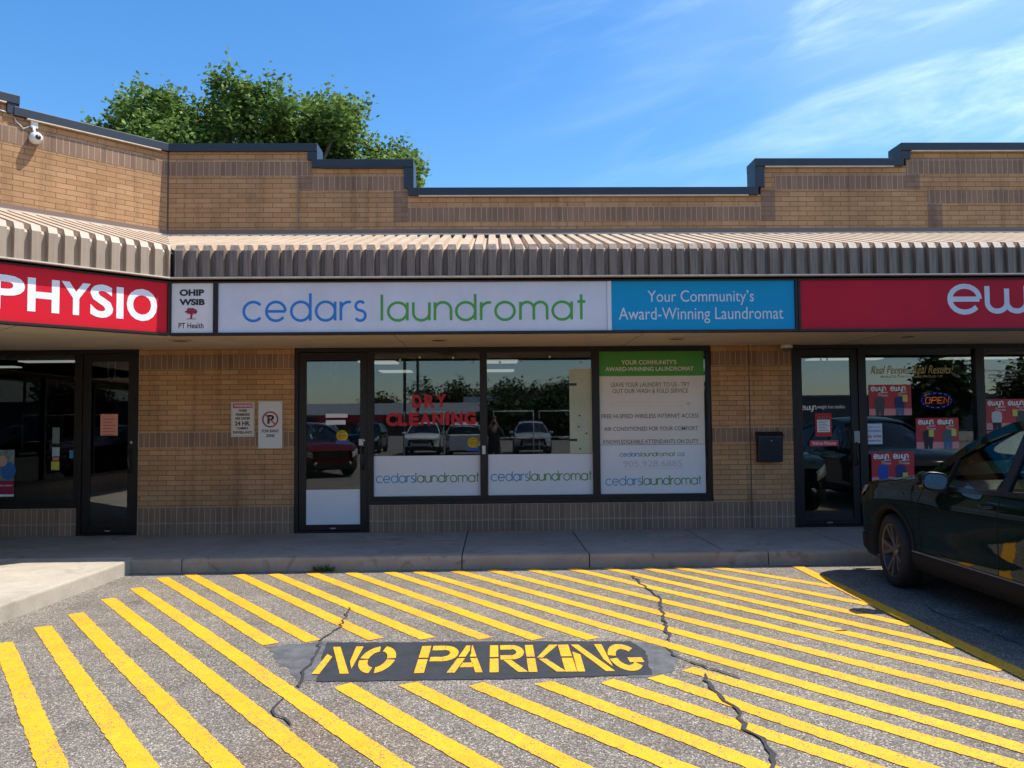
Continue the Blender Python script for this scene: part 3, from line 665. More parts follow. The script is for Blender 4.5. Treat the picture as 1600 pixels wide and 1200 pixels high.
# patched lump of flashing in the valley
vm_ = MB()
for i, (t, z, w) in enumerate(((.55, 3.93, .05), (.9, 3.83, .08), (1.3, 3.74, .10), (1.75, 3.61, .13), (2.12, 3.50, .12))):
    p = CORNER + MIT*t; n = MN*w
    vm_.v += [Vector((p.x-n.x, p.y-n.y, z+.01)), Vector((p.x, p.y, z+.045+.01*(i % 2))), Vector((p.x+n.x, p.y+n.y, z+.01))]
for i in range(4):
    for k in range(2): vm_.f.append([i*3+k, i*3+k+1, i*3+k+4, i*3+k+3]); vm_.m.append(0); vm_.uo.append((0, 0)); vm_.sm.append(False)
vm_.build('valley_flashing', M_CANOPY, shop)
p = CORNER + MIT*2.13
MB().add([(p.x-.10, p.y+.02, 3.49), (p.x+.10, p.y-.03, 3.48), (p.x+.075, p.y-.012, 3.36), (p.x+.06, p.y-.01, 3.235), (p.x-.07, p.y+.02, 3.235), (p.x-.10, p.y+.03, 3.36)], [(0, 1, 2, 3, 4, 5)]).build('valley_cover', M_BLACK, shop)

# soffit in panels, with recessed downlights
sf = MB(); k = math.tan(R(22.5))
sf.prism([(CORNER.x+1.84*k, WALL-1.84), (13, WALL-1.84), (13, WALL+.3), (CORNER.x+1.84*k, WALL+.3)], SOF, SOF+.05)
wA = WING @ Vector((-7.5, -1.84, 0)); wB = WING @ Vector((-1.84*k, -1.84, 0))
sf.prism([(CORNER.x+1.84*k-.004, WALL-1.84), (CORNER.x+1.84*k-.004, WALL+.3), (-12, WALL+.3), (-12, wA.y), (wA.x, wA.y)], SOF, SOF+.05)
sof = sf.build('soffit', M_SOFFIT, shop)
M_JOINT = mat('soffit_joint', (0.22, 0.18, 0.13), .8)
for x in (-1.15, 1.75, 4.7, 7.6): MB().box(x-.004, x+.004, WALL-1.83, WALL, SOF-.003, SOF+.002).build('panel_joint', M_JOINT, sof)
for t in (-2.2, -3.4, -4.6):
    a = WING @ Vector((t, -1.83, 0)); b = WING @ Vector((t, .6, 0))
    d = (b-a).normalized()*.004; q = Vector((-d.y, d.x, 0))
    MB().prism([tuple((a-q)[:2]), tuple((a+q)[:2]), tuple((b+q)[:2]), tuple((b-q)[:2])], SOF-.003, SOF+.002).build('panel_joint', M_JOINT, sof)
for x, y in ((-3.76, 9.87), (-.67, 10.03), (2.28, 10.05), (5.12, 9.95), (8.0, 10.0)):
    d = MB().lathe([(.085, 0.0), (.125, -.002), (.128, -.010), (.118, -.014), (.088, -.006), (.082, .04)], (x, y, SOF), 'z', 24).build('downlight', mat('downlight_ring', (0.50, 0.42, 0.30), .5), shop)
    MB().lathe([(.001, .034), (.080, .034), (.080, -.0125), (.001, -.0125)], (x, y, SOF), 'z', 20).build('lens', M_BLACK, d)  # black disc set low, standing in for the shade of the open recess

# ------------------------------------------------------------------ shopfronts
GY = F0+.075                    # glass plane
def frame_box(m, x0, x1, z0, z1): m.box(x0, x1, F0+.012, F0+.135, z0, z1)
def window(x0, x1, z0, z1, fw=.045, gm=M_GLASS, fl=None):
    m = MB(); fl = fl or fw
    m.box(x0, x1, F0+.02, F0+.13, z0, z0+fw); m.box(x0, x1, F0+.02, F0+.13, z1-fw, z1)
    m.box(x0, x0+fl, F0+.02, F0+.13, z0+fw, z1-fw); m.box(x1-fw, x1, F0+.02, F0+.13, z0+fw, z1-fw)
    w = m.build('window', M_BRONZE, shop)
    MB().box(x0+fl, x1-fw, GY, GY+.006, z0+fw, z1-fw).build('pane', gm, w)
    return w
def shop_door(x0, x1, z0, z1, latch_right=True):
    """jambs x0..x1; leaf of wide stiles inside"""
    m = MB(); m.box(x0, x0+.05, F0+.012, F0+.135, z0, z1); m.box(x1-.05, x1, F0+.012, F0+.135, z0, z1); m.box(x0+.05, x1-.05, F0+.012, F0+.135, z1-.05, z1)
    m.box(x0+.05, x1-.05, F0+.0, F0+.14, z0, z0+.025)
    m.build('door_frame', M_BRONZE, shop)
    a, b, c, d = x0+.055, x1-.055, z0+.03, z1-.055; st = .095
    m = MB(); m.box(a, a+st, F0+.03, F0+.075, c, d); m.box(b-st, b, F0+.03, F0+.075, c, d); m.box(a+st, b-st, F0+.03, F0+.075, c, c+.075); m.box(a+st, b-st, F0+.03, F0+.075, d-.10, d)
    dr = m.build('door', M_BRONZE, shop, bevel=.003)
    MB().box(a+st, b-st, F0+.05, F0+.056, c+.075, d-.10).build('pane', M_GLASS, dr)
    s = 1 if latch_right else -1; hx = (b-st*.5) if latch_right else (a+st*.5)
    h = MB(); h.tube([(hx, F0+.03, 1.28), (hx, F0-.02, 1.28), (hx-s*.015, F0-.03, 1.15), (hx, F0-.02, .98), (hx, F0+.03, .98)], .012, 8)
    h.build('handle', M_BLACK, dr)
    MB().lathe([(.001, -.012), (.017, -.012), (.020, -.004), (.020, .004)], (hx, F0+.03, 1.375), 'y', 16).build('lock_cylinder', M_STEEL, dr)
    # closer arm hanging inside the head of the door, and the hinge numbers plate
    cx = (a+b)/2
    MB().tube([(cx-.045, F0+.09, d-.10), (cx-.045, F0+.09, d-.33), (cx, F0+.09, d-.37), (cx+.045, F0+.09, d-.33), (cx+.045, F0+.09, d-.10)], .012, 8).build('closer_loop', mat('grey_plastic', (0.35, 0.34, 0.33), .5), dr)
    MB().box(cx-.035, cx+.035, F0+.026, F0+.031, c+.02, c+.035).build('maker_plate', M_STEEL, dr)
    return dr
# laundromat: door then four lights of glass
shop_door(-2.665, -1.645, SZ, 2.615)
MB().box(-1.643, 2.95, F0-.012, F0+.135, .517, .57).build('window_sill', M_BRONZE, shop)
for a, b, q in ((-1.645, -.135, .03), (-.135, 1.385, .048), (1.385, 2.95, .048)): window(a, b, .57, 2.6, .05, fl=q)
MB().box(-2.665, 2.95, F0+.008, F0+.14, 2.600, 2.622).build('head_trim', M_BRONZE, shop)
# clinic on the left
shop_door(-5.53, -4.73, SZ, 2.615)
MB().box(-9.4, -5.53, F0-.012, F0+.135, .517, .57).build('window_sill', M_BRONZE, shop)
window(-7.0, -5.53, .57, 2.615, .055); window(-9.4, -7.0, .57, 2.615, .055)
# studio on the right
shop_door(4.05, 5.02, SZ, 2.615)
MB().box(5.02, 9.5, F0-.012, F0+.135, .517, .57).build('window_sill', M_BRONZE, shop)
for a, b in ((5.02, 6.66), (6.66, 8.2), (8.2, 9.5)): window(a, b, .57, 2.615, .06)

# rooms behind the glass
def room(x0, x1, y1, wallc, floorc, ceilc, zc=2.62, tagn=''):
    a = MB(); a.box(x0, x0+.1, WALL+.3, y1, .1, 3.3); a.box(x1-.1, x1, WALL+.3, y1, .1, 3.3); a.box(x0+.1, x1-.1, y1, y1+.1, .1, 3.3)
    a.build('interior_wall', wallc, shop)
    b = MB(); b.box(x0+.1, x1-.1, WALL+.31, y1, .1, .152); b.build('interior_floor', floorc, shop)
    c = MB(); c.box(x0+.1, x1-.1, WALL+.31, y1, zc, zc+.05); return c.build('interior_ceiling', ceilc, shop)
M_LAMP = mat('fluorescent_lens', (0.8, 0.8, 0.8), .5, emit=(1, .97, .9), estr=0.33)
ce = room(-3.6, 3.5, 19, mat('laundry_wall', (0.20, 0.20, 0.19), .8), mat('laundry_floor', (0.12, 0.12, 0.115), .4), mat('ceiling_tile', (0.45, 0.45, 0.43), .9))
for x in (-1.9, .1, 2.4):
    for y in (13.6, 16.0):
        MB().box(x-.3, x+.3, y-.3, y+.3, 2.60, 2.619).build('ceiling_light', M_LAMP, shop)
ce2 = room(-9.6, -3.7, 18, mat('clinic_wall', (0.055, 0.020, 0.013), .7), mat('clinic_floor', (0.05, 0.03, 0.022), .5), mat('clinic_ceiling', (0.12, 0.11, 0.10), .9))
for x, y in ((-6.9, 12.9), (-5.2, 13.6), (-8.5, 14)): MB().box(x-.45, x+.45, y-.12, y+.12, 2.60, 2.619).build('ceiling_light', M_LAMP, shop)
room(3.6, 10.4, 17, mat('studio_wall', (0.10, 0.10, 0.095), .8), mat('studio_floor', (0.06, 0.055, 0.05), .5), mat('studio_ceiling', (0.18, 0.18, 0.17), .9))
for x, y in ((5.9, 13.6), (8.2, 13.6)): MB().box(x-.6, x+.6, y-.15, y+.15, 2.60, 2.619).build('ceiling_light', M_LAMP, shop)
# roof over everything
MB().box(-13, 14, WALL+.3, 26, 3.4, 3.7).build('flat_roof', mat('roof_gravel', (0.2, 0.19, 0.18), .9), shop)
MB().box(-13, 14, 25.7, 26, 0, 3.4).build('rear_wall', M_BUFF, shop)
MB().box(-13, -12.7, WALL+.3, 25.7, 0, 3.4).build('side_wall', M_BUFF, shop)
MB().box(13.7, 14, WALL+.3, 25.7, 0, 3.4).build('side_wall', M_BUFF, shop)

# the plaza turns the corner and runs on towards the viewer: dark glass under its own canopy
LX = -8.7
MB().box(LX-.3, LX, -4, 9.5, 2.6, 5.3).build('parapet_wall', M_BUFF, shop)
MB().box(LX, LX+1.9, -4, 9.5, SOF, SOF+.05).build('soffit', M_SOFFIT, shop)
MB().prism([(LX, 4.1), (LX+1.9, 3.55), (LX+1.9, 3.2), (LX, 3.2)], -4, 9.5, 'y').build('canopy_roof', M_CANOPY, shop)
MB().box(LX-.3, LX-.0, -4, 9.5, .15, .5).build('sill_wall', M_SOLD, shop)
for y in range(-4, 9, 2):
    m = MB(); m.box(LX-.12, LX-.02, y, y+.06, .5, 2.6); m.box(LX-.12, LX-.02, y+.06, y+2, .5, .56); m.box(LX-.12, LX-.02, y+.06, y+2, 2.54, 2.6)
    w = m.build('window', M_BRONZE, shop); MB().box(LX-.08, LX-.07, y+.06, y+2, .56, 2.54).build('pane', M_DGLASS, w)
MB().box(LX-5, LX-4.9, -4, 9.5, .1, 2.6).build('interior_wall', MATS['clinic_wall'], shop)
sw_ = MB(); sw_.prism([(LX-5, -4), (LX+2.4, -4), (LX+2.4, 3.2), (LX-.3, 3.2), (LX-.3, 9), (LX-5, 9)], -.25, SZ-.002); tag(sw_.build('side_walkway', M_APRON), kind='structure')

# ------------------------------------------------------------------ signs over the shops (shallow boxes hung under the canopy)
def sign_box(name, label, x0, x1, xf=None, yl=-1.925):
    """metal box frame; returns root + local frame helpers; coordinates are from the wall"""
    y = (WALL if xf is None else 0) + yl
    root = empty(name, (xf @ Vector(((x0+x1)/2, yl, 2.62))) if xf else ((x0+x1)/2, y, 2.62), label, 'sign')
    m = MB(xf); z0, z1, fw = 2.590, 3.186, .026
    m.box(x0, x1, y-.02, y+.09, z0, z0+fw); m.box(x0, x1, y-.02, y+.09, z1-fw*.6, z1)
    m.box(x0, x0+fw, y-.02, y+.09, z0+fw, z1-fw*.6); m.box(x1-fw, x1, y-.02, y+.09, z0+fw, z1-fw*.6)
    m.build('frame', M_SIGNFRAME, root)
    return root, y
def panel(root, xf, x0, x1, y, m, z0=2.616, z1=3.170): return MB(xf).box(x0, x1, y, y+.02, z0, z1).build('panel', m, root)
# small white sign at the corner
r, y = sign_box('shop_sign', 'small square white clinic sign with OHIP WSIB lettering above a red tree mark', -3.578, -3.066)
panel(r, None, -3.554, -3.092, y, mat('warm_white_sign', (0.62, 0.63, 0.62), .4, 0, .03, 3))
def px_text(root, s, pts, y, m, bold=0.0, name='lettering', xf=None, shear=0):
    """pts: left, right, top, bottom of the word on the photo, met with the plane of its sign"""
    l, rr, t, b = pts
    f = (lambda X, Y_: on_y(X, Y_, y)) if xf is None else (lambda X, Y_: on_wing(X, Y_, y))
    A, B = f(l, (t+b)/2), f(rr, (t+b)/2); zt, zb = f((l+rr)/2, t).z, f((l+rr)/2, b).z
    return text_mb(s, A.x, B.x, zb, zt, y, bold, xf, shear).build(name, m, root)
yy = y-.002
px_text(r, 'OHIP', (280.5, 319, 452, 462.5), yy, M_INK, .05); px_text(r, 'WSIB', (280, 320, 467, 477), yy, M_INK, .05); px_text(r, 'PT Health', (279, 318, 504.5, 513), yy, M_INK, .012)
tm = MB(); c = on_y(299, 488, yy)
rt = random.Random(2)
for i in range(70):
    a = rt.uniform(0, 6.28); d = math.sqrt(rt.random())
    cx, cz, q = c.x+.058*d*math.cos(a), c.z+.008+.034*d*math.sin(a), rt.uniform(.008, .013)
    tm.poly([(cx+q*math.cos(t*1.047), yy-.0002*i*.2, cz+q*math.sin(t*1.047)) for t in range(6)])
tm.poly([(c.x-.012, yy-.003, c.z-.07), (c.x+.012, yy-.003, c.z-.07), (c.x+.006, yy-.003, c.z+.0), (c.x-.006, yy-.003, c.z+.0)]); tm.box(c.x-.05, c.x+.05, yy-.002, yy, c.z-.077, c.z-.071)
tm.build('tree_emblem', mat('maroon_ink', (0.28, 0.008, 0.035), .5), r)
# laundromat sign: white panel and cyan panel in one frame
r, y = sign_box('shop_sign', 'long white laundromat sign with thin blue and green letters and a cyan end panel', -3.066, 3.424)
panel(r, None, -3.040, 1.276, y, M_WHITE); panel(r, None, 1.330, 3.394, y, M_BLUE)
MB().box(1.279, 1.327, y-.008, y+.02, 2.616, 3.170).build('divider', mat('white_divider', (.6, .62, .66), .4), r)
yy = y-.002
a, b = on_y(379, 503, yy), on_y(573, 503, yy); a2 = on_y(595, 503, yy); b2 = on_y(915, 503, yy)
zb, zx = on_y(480, 501.0, yy).z, on_y(480, 471.5, yy).z
stroke_text('cedars', a.x+.012, b.x-.012, zb, zx, yy, .030, .26).build('lettering', M_TBLUE, r)
zb2, zx2 = on_y(750, 500.0, yy).z, on_y(750, 472.0, yy).z
stroke_text('laundromat', a2.x+.012, b2.x-.004, zb2, zx2, yy, .030, .27).build('lettering', M_TGREEN, r)
px_text(r, 'Your Community\u2019s', (1012, 1178, 453.5, 477), yy, M_WHITE); px_text(r, 'Award-Winning Laundromat', (967, 1224, 480, 505), yy, M_WHITE)
# red sign of the studio
r, y = sign_box('shop_sign', 'long plain red sign with rounded white lowercase letters at its right end', 3.432, 9.4)
panel(r, None, 3.460, 9.372, y, mat('deep_red_sign_face', (0.46, 0.004, 0.022), .45, 0, .10, 1.2, spec=.2))
yy = y-.002; a = on_y(1482, 489, yy); zb, zx = on_y(1540, 487.5, yy).z, on_y(1540, 447, yy).z
stroke_text('ewyn', a.x+.02, a.x+1.62, zb, zx, yy, .058, .22).build('lettering', M_WHITE, r)
# red sign of the clinic on the angled wing
k = math.tan(R(22.5))
r, y = sign_box('shop_sign', 'bright red angled clinic sign with bold white PHYSIO lettering', -6.6, -1.90*k-.012, WING)
panel(r, WING, -6.57, -1.90*k-.012-.026, y, M_RED)
yy = y-.002
ph = [('P', 1, 39, 428, 483), ('H', 43, 93, 432, 489), ('Y', 96, 141.5, 437, 493), ('S', 141, 177, 445, 498), ('I', 182, 193, 450, 499.5), ('O', 198, 245.5, 454, 504)]
for ch, l, rr, t, b in ph:
    A, B = on_wing(l, (t+b)/2, yy), on_wing(rr, (t+b)/2, yy)
    zt, zb = on_wing((l+rr)/2, t, yy).z, on_wing((l+rr)/2, b, yy).z
    text_mb(ch, A.x-(.10 if ch == 'P' else 0), B.x, 2.732 if ch not in 'SO' else 2.725, 3.066 if ch not in 'SO' else 3.073, yy, .03, WING).build('lettering', mat('white_vinyl_letter', (.78, .80, .84), .4), r)

# ------------------------------------------------------------------ things on the brick pier
def plate(name, label, cat, px, y, m, th=.004, bevel=0.0, holes=False):
    """flat plate whose corners are read from the photo on the plane y"""
    l, rr, t, b = px
    A, B = on_y(l, (t+b)/2, y), on_y(rr, (t+b)/2, y); z1, z0 = on_y((l+rr)/2, t, y).z, on_y((l+rr)/2, b, y).z
    o = MB().box(A.x, B.x, y, y+th, z0, z1).build(name, m, None, bevel)
    tag(o, label, cat)
    return o, A.x, B.x, z0, z1
def on_panel(o, parent_y, s, fx, fz, m, bold=0.0, dy=.002, name='lettering', dim=None):
    """words at fractions of a plate: fx=(left,right) fz=(bottom,top)"""
    x0, x1, z0, z1 = dim
    return text_mb(s, x0+(x1-x0)*fx[0], x0+(x1-x0)*fx[1], z0+(z1-z0)*fz[0], z0+(z1-z0)*fz[1], parent_y-dy, bold).build(name, m, o)
SY = WALL-.010
o, x0, x1, z0, z1 = plate('wall_sign', 'white warning sign with red header about 24 hr camera surveillance', 'sign', (361, 397.5, 628, 682.5), SY, mat('old_white_paint', (.55, .52, .47), .5), .006, .002)
dim = (x0, x1, z0, z1)
MB().box(x0+.025, x1-.025, SY-.0015, SY+.001, z0+(z1-z0)*.825, z0+(z1-z0)*.955).build('header_band', mat('warning_red', (.42, .02, .035), .5), o)
for s, f, z in (('WARNING!', (.12, .89), (.85, .93)), ('THESE', (.32, .68), (.715, .79)), ('PREMISES', (.20, .80), (.60, .675)), ('ARE UNDER', (.17, .83), (.49, .565)), ('24 HR.', (.17, .83), (.32, .445)), ('CAMERA', (.25, .75), (.21, .28)), ('SURVEILLANCE', (.09, .91), (.09, .165))):
    on_panel(o, SY, s, f, z, M_WHITE if '!' in s else M_INK, .03, .003, dim=dim)
m = MB()
for cx in (x0+.012, x1-.012): m.box(cx-.0012, cx+.0012, SY-.001, SY+.001, z0+.012, z1-.012)
for cz in (z0+.012, z1-.012): m.box(x0+.014, x1-.014, SY-.001, SY+.001, cz-.0012, cz+.0012)
m.build('border_line', M_INK, o)
o, x0, x1, z0, z1 = plate('wall_sign', 'tall white tow away zone sign with a red crossed circle, right of the warning sign', 'sign', (403.5, 441, 627, 700.5), SY, mat('grey_white_paint', (.56, .57, .56), .5), .006, .002)
dim = (x0, x1, z0, z1); cx, cz = (x0+x1)/2, z0+(z1-z0)*.615
m = MB(); ribbon(m, [(cx+.098*math.cos(t*.1963), cz+.098*math.sin(t*.1963)) for t in range(33)], .022, SY-.003); ribbon(m, [(cx-.07, cz+.07), (cx+.07, cz-.07)], .018, SY-.0042)
m.build('no_parking_ring', mat('faded_sign_red', (.30, .05, .05), .5), o)
text_mb('P', cx-.038, cx+.052, cz-.058, cz+.06, SY-.002, .035).build('lettering', M_INK, o)
on_panel(o, SY, 'TOW AWAY', (.13, .87), (.335, .40), M_INK, .03, .003, dim=dim); on_panel(o, SY, 'ZONE', (.33, .68), (.235, .30), M_INK, .03, .003, dim=dim)
for a_ in (x0+.022, x1-.022):
    for b_ in (z0+.025, z1-.025): MB().lathe([(.001, -.004), (.006, -.004), (.007, 0), (.007, .003)], (a_, SY, b_), 'y', 10).build('screw', M_STEEL, o)
# post box
A, B = on_y(1185, 700, WALL-.1), on_y(1223, 700, WALL-.1); zt, zb = on_y(1204, 675, WALL-.1).z, on_y(1204, 722, WALL-.1).z
mbx = empty('mailbox', ((A.x+B.x)/2, WALL-.05, zb), 'black metal mailbox fixed to the brick pier beside the studio door', 'mailbox')
M_BOX = mat('black_navy_enamel', (.006, .009, .016), .35)
MB().prism([(WALL-.0, zb), (WALL-.10, zb), (WALL-.125, zt-.075), (WALL-.0, zt-.075)], A.x, B.x, 'x').build('box', M_BOX, mbx, .006)
MB().prism([(WALL-.0, zt-.073), (WALL-.135, zt-.073), (WALL-.135, zt-.055), (WALL-.08, zt), (WALL-.0, zt+.005)], A.x-.008, B.x+.008, 'x').build('lid', M_BOX, mbx, .005)
MB().lathe([(.001, -.006), (.009, -.006), (.010, .004)], ((A.x+B.x)/2+.005, WALL-.128, zt-.115), 'y', 12).build('lock', M_STEEL, mbx)
MB().box((A.x+B.x)/2-.05, (A.x+B.x)/2+.05, WALL-.139, WALL-.13, zt-.066, zt-.060).build('slot', M_BLACK, mbx)
# dome camera under the soffit at the pier's edge
c = on_y(1229, 537, WALL-.09); c.z = SOF-.046
dc = empty('security_camera', (c.x, c.y, c.z-.03), 'small white dome camera at the top edge of the brick pier by the studio door', 'camera')
M_CAMW = mat('white_plastic', (.62, .62, .60), .4)
MB().lathe([(.001, .045), (.075, .045), (.078, .0), (.070, -.008), (.001, -.008)], (c.x, c.y, c.z), 'z', 24).build('base', M_CAMW, dc)
MB().lathe([(.058, -.006), (.052, -.03), (.034, -.05), (.001, -.058)], (c.x, c.y, c.z), 'z', 20).build('dome', mat('smoked_dome', (.10, .09, .08), .15), dc)
# bullet camera on the wing
c = on_wing(57, 215, -.09)
C0 = WING @ Vector((c.x, 0, c.z))
bc = empty('security_camera', C0, 'white turret camera on a short arm high on the angled wing wall', 'camera')
MB(WING).box(c.x-.045, c.x+.035, -.035, .0, c.z+.13, c.z+.24).build('junction_box', M_CAMW, bc, .008)
MB(WING).tube([(c.x-.01, -.02, c.z+.14), (c.x-.015, -.05, c.z+.09), (c.x-.01, -.06, c.z+.04)], .016, 10).build('arm', M_CAMW, bc)
MB(WING).lathe([(.001, .09), (.060, .085), (.066, .06), (.074, .02), (.066, -.022), (.045, -.045), (.030, -.052), (.001, -.052)], (c.x, -.085, c.z), 'y', 24).build('housing', M_CAMW, bc)
MB(WING).lathe([(.001, -.004), (.030, -.004), (.030, .004)], (c.x+.005, -.139, c.z-.004), 'y', 18).build('lens', M_BLACK, bc)
MB(WING).tube([(c.x-.03, -.012, c.z+.16), (c.x-.12, -.012, c.z+.10), (c.x-.20, -.012, c.z+.17), (c.x-.23, -.012, c.z+.24), (c.x-.15, -.014, c.z+.29)], .008, 6).build('cable', M_CAMW, bc)
MB(WING).tube([(c.x-.22, -.014, c.z+.24), (c.x-.42, -.014, c.z+.265), (c.x-1.2, -.014, c.z+.27)], .008, 6).build('cable', M_CAMW, bc)

# ------------------------------------------------------------------ laundromat: vinyl, letters and boards on the glass
OUT = GY-.0025                  # on the outer face of the window glass
IN = GY+.012                    # just inside it
def decal(name, label, cat, px, y, m, th=.0015): return plate(name, label, cat, px, y, m, th)
def two_tone(o, x0, x1, zb, zx, y, w, split, c1=M_LBLUE, c2=M_LGREEN, gap=.17):
    """cedarslaundromat in two colours, drawn in thin round strokes"""
    w1 = sum(GL[c][0] for c in 'cedars')+gap*5; w2 = sum(GL[c][0] for c in 'laundromat')+gap*9; g_ = gap
    xm = x0+(x1-x0)*w1/(w1+w2+g_); xn = x0+(x1-x0)*(w1+g_)/(w1+w2+g_)
    stroke_text('cedars', x0, xm, zb, zx, y, w, gap).build('lettering', c1, o); stroke_text('laundromat', xn, x1, zb, zx, y, w, gap).build('lettering', c2, o)
for px, l in (((583.5, 750.5, 712, 777), 'white vinyl strip with blue and green lettering under the DRY CLEANING window'), ((763, 926.5, 709.5, 774), 'white vinyl strip with blue and green lettering on the middle laundromat window')):
    o, x0, x1, z0, z1 = decal('window_vinyl', l, 'vinyl', px, OUT, M_WHITEP)
    H = z1-z0; two_tone(o, x0+.04, x1-.02, z0+H*.36, z0+H*.52, OUT-.002, .014, .4)
o, x0, x1, z0, z1 = decal('door_vinyl', 'plain pale white vinyl panel across the bottom of the laundromat door glass', 'vinyl', (474.5, 568, 765, 819.5), WALL+.047, M_WHITEP)
# DRY CLEANING cut letters
A, B = on_y(643, 640, OUT), on_y(698, 640, OUT)
dl = empty('window_lettering', (on_y(675, 652, OUT)), 'thick red DRY CLEANING letters stuck on the laundromat window', 'lettering')
for i, (ch, l, rr, t, b) in enumerate((('D', 644, 659, 616.5, 637.5), ('R', 663, 680, 616.5, 637), ('Y', 681, 697.5, 616, 636))):
    px_text(dl, ch, (l, rr, t, b), OUT-.0006, M_REDT, .055, 'letter')
for ch, l, rr, t, b in (('C', 603, 621, 645, 666), ('L', 622, 636, 645, 665.5), ('E', 639, 654.5, 644.5, 665), ('A', 656, 673.5, 644.5, 664.5), ('N', 675.5, 693, 644, 664), ('I', 696, 702, 643.5, 664), ('N', 705, 723, 643, 664), ('G', 725.5, 743.5, 643, 664)):
    px_text(dl, ch, (l, rr, t, b), OUT-.0006, M_REDT, .055, 'letter')
# the big white and green notice filling the right-hand light
bp_, x0, x1, z0, z1 = decal('window_poster', 'big white and green laundromat notice filling the rightmost light', 'poster', (934.5, 1101, 547, 773), OUT-.001, M_CREAM)
dim = (x0, x1, z0, z1); PY = OUT-.001
Hh = z1-z0
MB().box(x0, x1, PY-.0015, PY, z1-Hh*.180, z1).build('header_band', M_GREEN, bp_)
MB().box(x0, x1, PY-.0015, PY, z0, z1-Hh*.655).build('lower_sheet', M_WHITEP, bp_)
MB().box(x0, x1, PY-.0022, PY, z1-Hh*.6565, z1-Hh*.6535).build('sheet_edge', M_GREYINK, bp_)
for s, f, z, bo_, mm in (('YOUR COMMUNITY\u2019S', (.225, .745), (.900, .931), .022, M_CREAM), ('AWARD-WINNING LAUNDROMAT', (.075, .905), (.855, .884), .022, M_CREAM),
    ('LEAVE YOUR LAUNDRY TO US - TRY', (.125, .865), (.745, .776), .0, M_GREYINK), ('OUT OUR WASH & FOLD SERVICE', (.14, .85), (.702, .732), .0, M_GREYINK),
    ('FREE HI-SPEED WIRELESS INTERNET ACCESS', (.035, .945), (.528, .557), .004, M_GREYINK), ('AIR CONDITIONED FOR YOUR COMFORT', (.055, .935), (.441, .469), .004, M_GREYINK),
    ('KNOWLEDGEABLE ATTENDANTS ON DUTY', (.045, .94), (.352, .380), .004, M_GREYINK), ('905.928.6885', (.23, .78), (.192, .236), .0, M_FAINT), ('CE', (.83, .865), (.620, .634), .0, M_GREYINK)):
    on_panel(bp_, PY, s, f, z, mm, bo_, .003, dim=dim)
m = MB()
for fa, fb in ((.115, .405), (.42, .495), (.50, .80)): ribbon(m, [(x0+(x1-x0)*fa, z0+Hh*.613), (x0+(x1-x0)*fb, z0+Hh*.613), (x0+(x1-x0)*fb, z0+Hh*.638), (x0+(x1-x0)*fa, z0+Hh*.638), (x0+(x1-x0)*fa, z0+Hh*.613)], .003, PY-.002)
ribbon(m, [(x0+(x1-x0)*.215, z0+Hh*.178), (x0+(x1-x0)*.80, z0+Hh*.178)], .004, PY-.0022)
m.build('correction_tape', M_FAINT, bp_)
X = lambda f: x0+(x1-x0)*f
stroke_text('cedars', X(.20), X(.385), z0+Hh*.265, z0+Hh*.286, PY-.003, .009, .17).build('lettering', M_LBLUE, bp_)
stroke_text('laundromat', X(.395), X(.715), z0+Hh*.265, z0+Hh*.286, PY-.003, .009, .17).build('lettering', M_LGREEN, bp_)
stroke_text('.ca', X(.735), X(.80), z0+Hh*.265, z0+Hh*.286, PY-.003, .009, .17).build('lettering', M_LBLUE, bp_)
two_tone(bp_, X(.065), X(.955), z0+Hh*.068, z0+Hh*.112, PY-.003, .013, .4)
# small stickers on door and window
def rnd_sticker(cx, cy, y, label):
    c = on_y(cx, cy, y); o = empty('caution_sticker', c, label, 'sticker')
    MB().lathe([(.001, 0), (.078, 0), (.078, .0012), (.001, .0012)], (c.x, y-.0012, c.z), 'y', 28).build('disc', mat('caution_yellow', (.62, .42, .01), .5), o)
    MB().box(c.x-.082, c.x+.082, y-.0022, y-.0002, c.z-.11, c.z-.062).build('blue_strip', mat('sticker_blue', (.012, .05, .30), .5), o)
    text_mb('CAUTION', c.x-.055, c.x+.055, c.z-.012, c.z+.018, y-.003, .02).build('lettering', M_INK, o)
    for d in (.035, -.03, .05): MB().box(c.x-.04, c.x+.04, y-.003, y-.001, c.z+d, c.z+d+.006).build('small_print', M_INK, o)
rnd_sticker(534.5, 681, WALL+.0475, 'round yellow caution sticker with blue strip on the laundromat door')
rnd_sticker(739.5, 692, OUT, 'round yellow caution sticker with blue strip low on the DRY CLEANING window')
decal('paper_strip', 'upper of two blank white paper strips on the laundromat door', 'paper', (509, 543, 646.5, 652.5), WALL+.0475, M_WHITEP)
decal('paper_strip', 'lower of two blank white paper strips on the laundromat door, slightly boxed', 'paper', (509, 540, 656.5, 663.5), WALL+.0475, M_WHITEP)
decal('access_keypad', 'small grey keypad beside the lock of the laundromat door', 'keypad', (560.5, 567.5, 686, 696), WALL+.02, mat('keypad_grey', (.42, .42, .42), .4), .02)
decal('door_bell', 'small white door sensor on the mullion right of the DRY CLEANING window', 'sensor', (753.5, 758.5, 696.5, 709.5), WALL+.0, mat('keypad_white', (.55, .55, .55), .4), .02)
